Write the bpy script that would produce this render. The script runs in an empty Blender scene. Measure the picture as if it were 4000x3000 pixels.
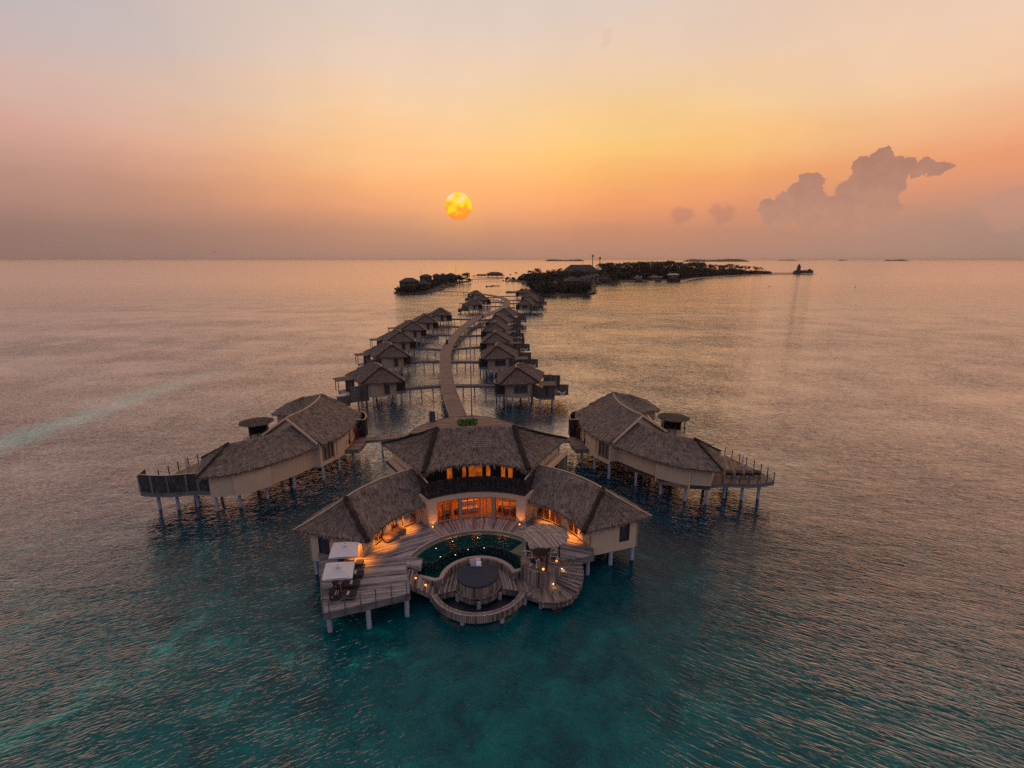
import bpy, math, random
from mathutils import Vector, Matrix
random.seed(7)
S = bpy.context.scene
C = S.collection
R = math.radians
sin, cos, pi = math.sin, math.cos, math.pi

# ------------------------------------------------------------------ camera
CAM_H, YAW, PITCH = 28.5, R(4.4), math.atan(486 / 1950)
cam = bpy.data.cameras.new("camera")
cam.sensor_width = 36.0
cam.lens = 36.0 * 1950 / 4000
cam.clip_start, cam.clip_end = 0.5, 120000
cam_o = bpy.data.objects.new("camera", cam)
C.objects.link(cam_o)
cam_o.location = (0, 0, CAM_H)
cam_o.rotation_euler = (pi / 2 - PITCH, 0, -YAW)
S.camera = cam_o


def lin(c):
    return tuple(((x / 255) / 12.92 if x / 255 <= .04045 else ((x / 255 + .055) / 1.055) ** 2.4) for x in c) + (1.0,)


# ------------------------------------------------------------------ node shorthand
class NT:
    def __init__(s, tree):
        s.t = tree
        s.n = tree.nodes
        s.l = tree.links

    def new(s, kind, **kw):
        n = s.n.new(kind)
        for k, v in kw.items():
            setattr(n, k, v)
        return n

    def put(s, sock, v):
        if v is None:
            return
        if hasattr(v, "is_output"):
            s.l.new(v, sock)
        else:
            sock.default_value = v

    def math(s, op, a, b=None, c=None, clamp=False):
        n = s.new("ShaderNodeMath", operation=op, use_clamp=clamp)
        for i, v in enumerate((a, b, c)):
            s.put(n.inputs[i], v)
        return n.outputs[0]

    def vmath(s, op, a, b=None, out=0):
        n = s.new("ShaderNodeVectorMath", operation=op)
        s.put(n.inputs[0], a)
        s.put(n.inputs[1], b)
        return n.outputs[out]

    def mix(s, f, a, b, blend='MIX'):
        n = s.new("ShaderNodeMix", data_type='RGBA', blend_type=blend)
        s.put(n.inputs[0], f)
        s.put(n.inputs[6], a)
        s.put(n.inputs[7], b)
        return n.outputs[2]

    def mapr(s, v, a, b, c=0., d=1., smooth=True):
        n = s.new("ShaderNodeMapRange", interpolation_type='SMOOTHSTEP' if smooth else 'LINEAR')
        for i, x in enumerate((v, a, b, c, d)):
            s.put(n.inputs[i], x)
        return n.outputs[0]

    def ramp(s, f, stops, interp='LINEAR'):
        n = s.new("ShaderNodeValToRGB")
        e = n.color_ramp.elements
        n.color_ramp.interpolation = interp
        while len(e) < len(stops):
            e.new(0.5)
        for el, (p, c) in zip(e, stops):
            el.position = p
            el.color = c
        s.put(n.inputs[0], f)
        return n.outputs[0]

    def noise(s, vec, scale, detail=2., rough=.5, dist=0., out=0, typ='3D'):
        n = s.new("ShaderNodeTexNoise", noise_dimensions=typ)
        s.put(n.inputs['Vector'], vec)
        n.inputs['Scale'].default_value = scale
        n.inputs['Detail'].default_value = detail
        n.inputs['Roughness'].default_value = rough
        n.inputs['Distortion'].default_value = dist
        return n.outputs[out]

    def mapping(s, vec, scale=(1, 1, 1), rot=(0, 0, 0), loc=(0, 0, 0)):
        n = s.new("ShaderNodeMapping")
        s.put(n.inputs[0], vec)
        n.inputs['Scale'].default_value = scale
        n.inputs['Rotation'].default_value = rot
        n.inputs['Location'].default_value = loc
        return n.outputs[0]

    def sep(s, vec):
        n = s.new("ShaderNodeSeparateXYZ")
        s.put(n.inputs[0], vec)
        return n.outputs

    def comb(s, x=0., y=0., z=0.):
        n = s.new("ShaderNodeCombineXYZ")
        for i, v in enumerate((x, y, z)):
            s.put(n.inputs[i], v)
        return n.outputs[0]


# ------------------------------------------------------------------ sky
SUN_DIR = Vector((-0.02468, 0.99498, 0.09701)).normalized()
world = bpy.data.worlds.new("World")
S.world = world
world.use_nodes = True
w = NT(world.node_tree)
w.n.clear()
tc = w.new("ShaderNodeTexCoord")
D = w.vmath('NORMALIZE', tc.outputs['Generated'])
dx, dy, dz = w.sep(D)
el_raw = w.math('MULTIPLY', w.math('ARCSINE', dz), 180 / pi)
az_raw = w.math('MULTIPLY', w.math('ARCTAN2', dx, dy), 180 / pi)
az = w.math('SUBTRACT', az_raw, 4.4)
# faint wisps: long horizontal streaks that lift and lower the bands a little
wisp = w.noise(w.comb(w.math('MULTIPLY', az_raw, .035), w.math('MULTIPLY', el_raw, .22), 0.), 1.0, 5., .55, .6)
el = w.math('ADD', el_raw, w.math('MULTIPLY', w.math('SUBTRACT', wisp, .5), w.mapr(el_raw, 0., 8., .5, 4.5)))
el = w.math('MAXIMUM', el, 0.)
f = w.math('DIVIDE', el, 90.)


def stops(l):
    return [(e / 90., lin(c)) for e, c in l]


up = [(35, (238, 184, 136)), (60, (202, 190, 194)), (90, (178, 178, 200))]
ctr = w.ramp(f, stops([(0, (184, 138, 118)), (3, (204, 141, 112)), (5.4, (242, 158, 108)), (7.7, (250, 176, 108)), (10.8, (255, 201, 122)), (14.2, (250, 207, 146)), (18.2, (241, 208, 178)), (23.6, (226, 207, 197))] + up))
lef = w.ramp(f, stops([(0, (150, 120, 113)), (2.5, (158, 124, 113)), (6, (189, 144, 128)), (10, (218, 169, 154)), (14, (214, 183, 175)), (18, (197, 187, 190)), (35, (208, 166, 150)), (60, (190, 182, 196)), (90, (178, 178, 200))]))
rig = w.ramp(f, stops([(0, (171, 138, 124)), (3, (183, 144, 126)), (6, (224, 154, 122)), (8, (240, 160, 118)), (11, (246, 184, 144)), (14, (248, 204, 168)), (18, (243, 208, 184))] + up))
bak = w.ramp(f, stops([(0, (146, 138, 150)), (10, (164, 154, 170)), (30, (164, 166, 192)), (90, (178, 178, 200))]))
mid = w.ramp(f, stops([(0, (178, 136, 118)), (3, (192, 140, 116)), (5.4, (232, 158, 116)), (7.7, (246, 174, 118)), (10.8, (250, 194, 138)), (14.2, (247, 204, 160)), (18.2, (238, 208, 184)), (23.6, (222, 206, 200))] + up))
col = w.mix(w.mapr(az, -44., -12.), lef, mid)
col = w.mix(w.mapr(az, -10., 10.), col, ctr)
col = w.mix(w.mapr(az, 10., 48.), col, rig)
aab = w.math('ABSOLUTE', az)
col = w.mix(w.mapr(aab, 60., 150.), col, bak)
# a little of the physical sky under the tinted evening air
nish = w.new("ShaderNodeTexSky", sky_type='NISHITA', sun_disc=False)
nish.sun_elevation = math.asin(SUN_DIR.z)
nish.sun_rotation = math.atan2(SUN_DIR.x, SUN_DIR.y)
nish.dust_density = 6.0
nish_c = w.mix(1.0, nish.outputs[0], (.05, .05, .05, 1), 'MULTIPLY')
col = w.mix(.06, col, nish_c)
# mottled fine grain of thin high cloud
mot = w.noise(D, 5.5, 6., .6, .3)
col = w.mix(1.0, col, w.ramp(mot, [(.3, (.965, .965, .97, 1)), (.7, (1.03, 1.025, 1.01, 1))]), 'MULTIPLY')


# clouds: heaps of round billows given in degrees of azimuth and elevation
def dirdeg(px, py):
    """azimuth (from +Y) and elevation in degrees of a line of sight"""
    fx, fy, fz = sin(YAW) * cos(PITCH), cos(YAW) * cos(PITCH), -sin(PITCH)
    rx, ry = cos(YAW), -sin(YAW)
    ux, uy, uz = sin(YAW) * sin(PITCH), cos(YAW) * sin(PITCH), cos(PITCH)
    a, b = (px - 2000) / 1950, -(py - 1500) / 1950
    v = Vector((fx + rx * a + ux * b, fy + ry * a + uy * b, fz + uz * b)).normalized()
    return math.degrees(math.atan2(v.x, v.y)), math.degrees(math.asin(v.z))


def c5(x, y):
    return 2500 + x / 1.4747, 500 + y / 1.4747


pv = w.comb(az_raw, el_raw, 0.)
bill = w.noise(w.vmath('ADD', pv, (3.1, 7.7, 0.)), 1.05, 5., .55, .0, out=1)
bill = w.vmath('SCALE', w.vmath('SUBTRACT', bill, (.5, .5, .5)), None)
bill.node.inputs['Scale'].default_value = 1.35
pv2 = w.vmath('MULTIPLY', w.vmath('ADD', pv, bill), (1., 1., 0.))


def heap(blobs, soft):
    cur = None
    for bx, by, br in blobs:
        a, e = dirdeg(*c5(bx, by))
        a2, e2 = dirdeg(*c5(bx + br, by))
        d = w.vmath('DISTANCE', pv2, (a, e, 0.), out=1)
        d = w.math('DIVIDE', d, abs(a2 - a) * 1.04)
        cur = d if cur is None else w.math('MINIMUM', cur, d)
    return w.mapr(cur, 1. + soft, 1. - soft, 0., 1.)


big = heap([(1390, 165, 62), (1275, 205, 52), (1475, 195, 52), (1400, 250, 105), (1550, 220, 62), (1600, 240, 58), (1640, 215, 56), (1680, 240, 50), (1725, 228, 46), (1765, 225, 38), (1800, 215, 28), (1300, 300, 95), (1440, 330, 95), (1180, 350, 52), (1220, 400, 90), (1390, 440, 110),
            (960, 295, 48), (1020, 305, 46), (965, 345, 72), (890, 355, 45), (1005, 355, 52), (820, 420, 52), (905, 440, 95), (990, 420, 80), (730, 455, 45), (1000, 480, 110), (1120, 480, 110), (1250, 500, 120), (800, 500, 90)], .05)
big = w.math('MULTIPLY', big, w.mapr(el_raw, .3, 4.5, .0, .96))
small = heap([(235, 500, 44), (437, 478, 36), (500, 488, 40), (470, 500, 50), (270, 505, 34), (210, 512, 30)], .5)
small = w.math('MULTIPLY', small, .5)
edge = heap([(2170, 420, 100), (2060, 440, 75), (1960, 420, 42), (2200, 380, 70), (2120, 520, 120), (2290, 420, 120)], .25)
edge = w.math('MULTIPLY', edge, w.mapr(el_raw, .3, 4.5, .0, .8))
wsp = heap([(-198, -512, 26), (-205, -480, 22), (-190, -540, 20)], .8)
wsp = w.math('MULTIPLY', wsp, .12)
ccol = w.mix(w.mapr(el_raw, 3., 12.), lin((188, 141, 120)), lin((170, 123, 109)))
cl_tex = w.noise(pv2, .8, 4., .6)
ccol = w.mix(1.0, ccol, w.ramp(cl_tex, [(.3, (.93, .93, .94, 1)), (.7, (1.07, 1.06, 1.05, 1))]), 'MULTIPLY')
for m, c in ((edge, lin((196, 146, 126))), (small, lin((180, 128, 112))), (big, ccol), (wsp, lin((190, 150, 150)))):
    col = w.mix(m, col, c)
# the swollen veiled sun
sa, se = math.degrees(math.atan2(SUN_DIR.x, SUN_DIR.y)), math.degrees(math.asin(SUN_DIR.z))
sd = w.vmath('DISTANCE', w.vmath('MULTIPLY', pv, (1., 1., 0.)), (sa, se, 0.), out=1)
sn = w.noise(w.vmath('ADD', pv, (1.3, .2, 0.)), .75, 3., .5, .4)
sv = w.math('ADD', w.math('MULTIPLY', w.math('SUBTRACT', el_raw, se), .2), sn)
sunc = w.ramp(sv, [(.22, lin((255, 146, 58))), (.42, lin((255, 172, 52))), (.5, lin((255, 212, 22))), (.62, lin((255, 218, 70))), (.78, lin((255, 222, 190)))])
glow = w.math('MULTIPLY', w.mapr(sd, 1.42, 5.5, 1., 0.), .16)
col = w.mix(glow, col, lin((255, 172, 92)))
col = w.mix(w.mapr(sd, 1.36, 1.5, 1., 0.), col, sunc)
bg = w.new("ShaderNodeBackground")
w.put(bg.inputs[0], col)
bg.inputs[1].default_value = 1.0
wo = w.new("ShaderNodeOutputWorld")
w.l.new(bg.outputs[0], wo.inputs[0])

# ------------------------------------------------------------------ sun lamp: the veiled disc seen through haze
sl = bpy.data.lights.new("sun", 'SUN')
sl.energy = 0.2
sl.angle = R(170)
sl.color = (1, .68, .4)
so = bpy.data.objects.new("sun", sl)
C.objects.link(so)
so.rotation_euler = (-SUN_DIR).to_track_quat('-Z', 'Y').to_euler()

vs = S.view_settings
vs.view_transform = 'Standard'
vs.look = 'None'
vs.exposure = 0.0
vs.gamma = 1.0
vs.use_curve_mapping = False
S.cycles.use_denoising = False
S.cycles.max_bounces = 6
S.cycles.transparent_max_bounces = 8
S.cycles.sample_clamp_indirect = 1.2
S.cycles.sample_clamp_direct = 3.0
S.cycles.caustics_reflective = False
S.cycles.caustics_refractive = False


# ------------------------------------------------------------------ mesh builder
class MB:
    def __init__(s):
        s.v, s.f, s.uv = [], [], {}

    def face(s, pts, uv=None):
        i = len(s.v)
        s.v += [tuple(p) for p in pts]
        s.f.append(tuple(range(i, i + len(pts))))
        if uv:
            s.uv[len(s.f) - 1] = uv

    def box(s, c, d, rz=0., taper=1.):
        x, y, z = d[0] / 2, d[1] / 2, d[2] / 2
        ca, sa_ = cos(rz), sin(rz)
        P = []
        for k in (-1, 1):
            t = taper if k > 0 else 1.
            for a, b in ((-1, -1), (1, -1), (1, 1), (-1, 1)):
                px, py = a * x * t, b * y * t
                P.append((c[0] + px * ca - py * sa_, c[1] + px * sa_ + py * ca, c[2] + k * z))
        for q in ((3, 2, 1, 0), (4, 5, 6, 7), (0, 1, 5, 4), (1, 2, 6, 5), (2, 3, 7, 6), (3, 0, 4, 7)):
            s.face([P[i] for i in q])

    def bar(s, a, b, wd, h):
        """a straight bar of rectangular section from a to b"""
        a, b = Vector(a), Vector(b)
        t = (b - a).normalized()
        up_ = Vector((0, 0, 1)) if abs(t.z) < .9 else Vector((0, 1, 0))
        sd_ = t.cross(up_).normalized() * wd / 2
        u_ = sd_.cross(t).normalized() * h / 2
        A = [a + x * sd_ + y * u_ for x, y in ((-1, -1), (1, -1), (1, 1), (-1, 1))]
        B = [p + (b - a) for p in A]
        s.face(A[::-1] if False else A)
        s.face(B[::-1])
        for i in range(4):
            j = (i + 1) % 4
            s.face([A[j], A[i], B[i], B[j]])

    def tube(s, pts, r, n=8, caps=True):
        pts = [Vector(p) for p in pts]
        rr = r if isinstance(r, (list, tuple)) else [r] * len(pts)
        rings = []
        for i, p in enumerate(pts):
            t = (pts[min(i + 1, len(pts) - 1)] - pts[max(i - 1, 0)]).normalized()
            ref = Vector((0, 0, 1)) if abs(t.z) < .9 else Vector((1, 0, 0))
            a = t.cross(ref).normalized()
            b = a.cross(t)
            rings.append([p + (a * cos(2 * pi * k / n) + b * sin(2 * pi * k / n)) * rr[i] for k in range(n)])
        for i in range(len(rings) - 1):
            for k in range(n):
                j = (k + 1) % n
                s.face([rings[i][k], rings[i + 1][k], rings[i + 1][j], rings[i][j]])
        if caps:
            s.face(rings[0])
            s.face(rings[-1][::-1])

    def lathe(s, c, prof, n=24, a0=0., a1=2 * pi):
        full = abs(a1 - a0 - 2 * pi) < 1e-6
        for i in range(n):
            t0, t1 = a0 + (a1 - a0) * i / n, a0 + (a1 - a0) * (i + 1) / n
            for (r0, z0), (r1, z1) in zip(prof[:-1], prof[1:]):
                q = [(c[0] + r * cos(t), c[1] + r * sin(t), c[2] + z) for r, z, t in ((r0, z0, t0), (r0, z0, t1), (r1, z1, t1), (r1, z1, t0))]
                if r0 < 1e-6:
                    q = [q[0], q[2], q[3]]
                elif r1 < 1e-6:
                    q = q[:3]
                s.face(q)

    def prism(s, poly, z0, z1, bottom=True):
        """vertical prism over a polygon given anticlockwise"""
        a = sum(poly[i][0] * poly[(i + 1) % len(poly)][1] - poly[(i + 1) % len(poly)][0] * poly[i][1] for i in range(len(poly)))
        if a < 0:
            poly = poly[::-1]
        s.face([(x, y, z1) for x, y in poly])
        if bottom:
            s.face([(x, y, z0) for x, y in poly[::-1]])
        u = 0.
        for i in range(len(poly)):
            p, q = poly[i], poly[(i + 1) % len(poly)]
            s.face([(p[0], p[1], z0), (q[0], q[1], z0), (q[0], q[1], z1), (p[0], p[1], z1)])

    def wall(s, line, z0, z1, th=.2, side=1):
        """a wall of thickness th along a polyline, thickened to one side"""
        n = len(line)
        off = []
        for i in range(n):
            p = Vector(line[i]).to_2d()
            a = Vector(line[max(i - 1, 0)]).to_2d()
            b = Vector(line[min(i + 1, n - 1)]).to_2d()
            t = (b - a).normalized()
            off.append((p.x - t.y * th * side, p.y + t.x * th * side))
        for i in range(n - 1):
            poly = [line[i], line[i + 1], off[i + 1], off[i]]
            s.prism([(p[0], p[1]) for p in poly], z0, z1)

    def build(s, name, m, parent=None, local=False, uvf=None, smooth=False, loc=None):
        me = bpy.data.meshes.new(name)
        o = bpy.data.objects.new(name, me)
        C.objects.link(o)
        off = Vector((0, 0, 0))
        if parent is not None:
            o.parent = parent
            if not local:
                p = parent
                while p is not None:
                    off += Vector(p.location)
                    p = p.parent
        elif loc is not None:
            off = Vector(loc)
            o.location = off
        me.from_pydata([(v[0] - off.x, v[1] - off.y, v[2] - off.z) for v in s.v], [], s.f)
        ul = me.uv_layers.new(name="UVMap")
        for p in me.polygons:
            uv = s.uv.get(p.index)
            nz = p.normal
            for k, li in enumerate(p.loop_indices):
                co = s.v[me.loops[li].vertex_index]
                if uv:
                    ul.data[li].uv = uv[k]
                elif uvf:
                    ul.data[li].uv = uvf(co, nz)
                elif abs(nz.z) > .7:
                    ul.data[li].uv = (co[0], co[1])
                else:
                    h = Vector((-nz.y, nz.x))
                    h = h.normalized() if h.length > 1e-6 else Vector((1, 0))
                    ul.data[li].uv = (co[0] * h.x + co[1] * h.y, co[2])
            p.use_smooth = smooth
        me.materials.append(m)
        return o


def tag(o, label=None, cat=None, group=None, kind=None):
    for k, v in (('label', label), ('category', cat), ('group', group), ('kind', kind)):
        if v:
            o[k] = v
    return o


def thing(name, label, cat, loc=(0, 0, 0), rz=0., group=None):
    o = bpy.data.objects.new(name, None)
    o.empty_display_size = .2
    C.objects.link(o)
    o.location = loc
    o.rotation_euler = (0, 0, rz)
    return tag(o, label, cat, group)


def dup(root, loc, rz=0., label=None, scale=None):
    def cp(o, par):
        c = o.copy()
        C.objects.link(c)
        if par is not None:
            c.parent = par
        for ch in list(o.children):
            cp(ch, c)
        return c
    r = cp(root, None)
    r.location = loc
    r.rotation_euler = (0, 0, rz)
    if scale:
        r.scale = scale
    if label:
        r['label'] = label
    return r


def pc(r, deg, c=(0., 38.)):
    """polar point: degrees measured from +Y towards +X"""
    return (c[0] + r * sin(R(deg)), c[1] + r * cos(R(deg)))


def arc(r, a0, a1, n=24, c=(0., 38.)):
    return [pc(r, a0 + (a1 - a0) * i / n, c) for i in range(n + 1)]


def resample(pl, n):
    pl = [Vector(p) for p in pl]
    L = [0.]
    for a, b in zip(pl[:-1], pl[1:]):
        L.append(L[-1] + (b - a).length)
    out = []
    for i in range(n + 1):
        t = L[-1] * i / n
        k = 0
        while k < len(L) - 2 and L[k + 1] < t:
            k += 1
        u_ = (t - L[k]) / max(L[k + 1] - L[k], 1e-9)
        out.append(pl[k].lerp(pl[k + 1], u_))
    return out


def smooth_line(pl, n, closed=False):
    """Catmull-Rom through the points"""
    pl = [Vector(p) for p in pl]
    out = []
    m = len(pl)
    for i in range(m - 1):
        p0, p1, p2, p3 = pl[max(i - 1, 0)], pl[i], pl[i + 1], pl[min(i + 2, m - 1)]
        for k in range(n):
            t = k / n
            out.append(.5 * ((2 * p1) + (p2 - p0) * t + (2 * p0 - 5 * p1 + 4 * p2 - p3) * t * t + (3 * p1 - p0 - 3 * p2 + p3) * t ** 3))
    out.append(pl[-1])
    return out


# ------------------------------------------------------------------ materials
def mat(name):
    m = bpy.data.materials.new(name)
    m.use_nodes = True
    t = NT(m.node_tree)
    return m, t, t.n["Principled BSDF"]


def bump(t, h, dist, strength=1.):
    b = t.new("ShaderNodeBump")
    b.inputs['Strength'].default_value = strength
    b.inputs['Distance'].default_value = dist
    t.put(b.inputs['Height'], h)
    return b.outputs[0]


def m_thatch(name, a, b, moss=.5):
    m, t, p = mat(name)
    uv = t.new("ShaderNodeUVMap").outputs[0]
    st = t.noise(t.mapping(uv, (7., 1.1, 1)), 1., 5., .72)
    st2 = t.noise(t.mapping(uv, (2.2, .9, 1), (0, 0, .12)), 1., 3., .6)
    crs = t.noise(t.mapping(uv, (.5, 3.3, 1)), 1., 3., .6)           # the courses the bundles were laid in
    big = t.noise(uv, .28, 4., .6, .4)
    geo = t.new("ShaderNodeNewGeometry")
    s = t.math('ADD', t.math('MULTIPLY', st, .62), t.math('ADD', t.math('MULTIPLY', st2, .22), t.math('MULTIPLY', crs, .16)))
    c = t.ramp(s, [(.34, a), (.5, tuple((x + y) / 2 for x, y in zip(a, b))), (.68, b)])
    c = t.mix(t.mapr(big, .57, .72, 0., moss), c, lin((38, 33, 33)))
    c = t.mix(t.mapr(big, .42, .25, 0., .35), c, lin((150, 128, 106)))
    t.put(p.inputs['Base Color'], c)
    p.inputs['Roughness'].default_value = .95
    p.inputs['Specular IOR Level'].default_value = .1
    t.put(p.inputs['Normal'], bump(t, s, .4, .9))
    return m


def m_wood(name, a, b, wd=.14, gap=.10, var=.45, rough=.8):
    """weathered boards: u runs across them, v along"""
    m, t, p = mat(name)
    uv = t.new("ShaderNodeUVMap").outputs[0]
    u, v, _ = t.sep(uv)
    k = t.math('DIVIDE', u, wd)
    idx = t.math('FLOOR', k)
    fr = t.math('FRACT', k)
    wn = t.new("ShaderNodeTexWhiteNoise", noise_dimensions='1D')
    t.put(wn.inputs['W'], idx)
    g = t.noise(t.comb(t.math('MULTIPLY', u, 24.), t.math('MULTIPLY', v, 1.6), t.math('MULTIPLY', idx, 3.7)), 1., 4., .65)
    st = t.noise(t.comb(t.math('MULTIPLY', u, 1.3), t.math('MULTIPLY', v, .45), 0.), 1., 5., .7, .3)
    s = t.math('ADD', t.math('ADD', t.math('MULTIPLY', wn.outputs[0], var), t.math('MULTIPLY', g, .45)), t.math('MULTIPLY', t.math('SUBTRACT', st, .5), 1.1))
    c = t.ramp(s, [(.1, a), (.75, b)])
    d = t.math('MINIMUM', fr, t.math('SUBTRACT', 1., fr))
    e = t.mapr(d, 0., gap, 1., 0.)
    c = t.mix(e, c, tuple(x * .16 for x in a[:3]) + (1,))
    t.put(p.inputs['Base Color'], c)
    p.inputs['Roughness'].default_value = rough
    p.inputs['Specular IOR Level'].default_value = .25
    t.put(p.inputs['Normal'], bump(t, t.math('SUBTRACT', t.math('MULTIPLY', s, .3), e), .02, .8))
    return m


def m_plain(name, c, var=.12, scale=1.2, rough=.8, spec=.3, metal=0., c2=None, stain=0.):
    m, t, p = mat(name)
    co = t.new("ShaderNodeTexCoord").outputs['Object']
    n1 = t.noise(co, scale, 6., .65)
    n2 = t.noise(co, scale * 9, 3., .6)
    s = t.math('ADD', t.math('MULTIPLY', n1, .7), t.math('MULTIPLY', n2, .3))
    lo = tuple(x * (1 - var) for x in c[:3]) + (1,)
    hi = tuple(min(1, x * (1 + var)) for x in (c2 or c)[:3]) + (1,)
    colr = t.ramp(s, [(.32, lo), (.68, hi)])
    if stain:
        sx = t.noise(t.mapping(co, (3., 3., .35)), 1., 4., .6)
        colr = t.mix(t.mapr(sx, .5, .75, 0., stain), colr, tuple(x * .55 for x in c[:3]) + (1,))
    t.put(p.inputs['Base Color'], colr)
    p.inputs['Roughness'].default_value = rough
    p.inputs['Specular IOR Level'].default_value = spec
    p.inputs['Metallic'].default_value = metal
    t.put(p.inputs['Normal'], bump(t, s, .01, .6))
    return m


def m_emit(name, c, e, var=0.):
    m, t, p = mat(name)
    t.n.remove(p)
    em = t.new("ShaderNodeEmission")
    if var:
        co = t.new("ShaderNodeTexCoord").outputs['Object']
        n = t.noise(co, .9, 3., .55)
        cc = t.mix(1., c, t.ramp(n, [(.35, (1 - var, 1 - var, 1 - var, 1)), (.65, (1 + var, 1 + var, 1 + var, 1))]), 'MULTIPLY')
        t.put(em.inputs[0], cc)
    else:
        em.inputs[0].default_value = c
    em.inputs[1].default_value = e
    t.l.new(em.outputs[0], t.n["Material Output"].inputs[0])
    return m


def m_screen(name, a, b, hole=.35):
    """dark brushwood screen: uneven upright sticks with light gaps between them"""
    m, t, p = mat(name)
    uv = t.new("ShaderNodeUVMap").outputs[0]
    u, v, _ = t.sep(uv)
    n = t.noise(t.comb(t.math('MULTIPLY', u, 13.), t.math('MULTIPLY', v, .9), 0.), 1., 3., .7)
    n2 = t.noise(t.comb(t.math('MULTIPLY', u, 30.), t.math('MULTIPLY', v, 5.), 0.), 1., 2., .7)
    s = t.math('ADD', t.math('MULTIPLY', n, .7), t.math('MULTIPLY', n2, .3))
    c = t.ramp(s, [(.36, a), (.52, a), (.7, b)])
    t.put(p.inputs['Base Color'], c)
    p.inputs['Roughness'].default_value = .9
    p.inputs['Specular IOR Level'].default_value = .2
    t.put(p.inputs['Normal'], bump(t, s, .05, .8))
    return m


def still_water(m, t, p, base, nb, rough, k=1.):
    """seen steeply it shows its own colour, seen flat it mirrors the sky"""
    t.n.remove(p)
    df = t.new("ShaderNodeBsdfDiffuse")
    t.put(df.inputs[0], base)
    gl = t.new("ShaderNodeBsdfGlossy")
    t.put(gl.inputs['Roughness'], rough)
    gl.inputs[0].default_value = (1, .935, .895, 1)
    t.put(gl.inputs['Normal'], nb)
    lw = t.new("ShaderNodeLayerWeight")
    lw.inputs[0].default_value = .5
    t.put(lw.inputs['Normal'], nb)
    v = lambda q: (q, q, q, 1)
    fk = t.ramp(lw.outputs['Facing'], [(0., v(.01)), (.28, v(.012)), (.42, v(.022)), (.52, v(.035)), (.59, v(.12)), (.66, v(.44)), (.76, v(.62)), (.88, v(.78)), (1., v(.93))])
    mx = t.new("ShaderNodeMixShader")
    t.put(mx.inputs[0], t.math('MULTIPLY', fk, k))
    t.l.new(df.outputs[0], mx.inputs[1])
    t.l.new(gl.outputs[0], mx.inputs[2])
    t.l.new(mx.outputs[0], t.n["Material Output"].inputs[0])
    return m


SEA = dict(small=.12, mid=.12, big=.30, rip=.004)


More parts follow.
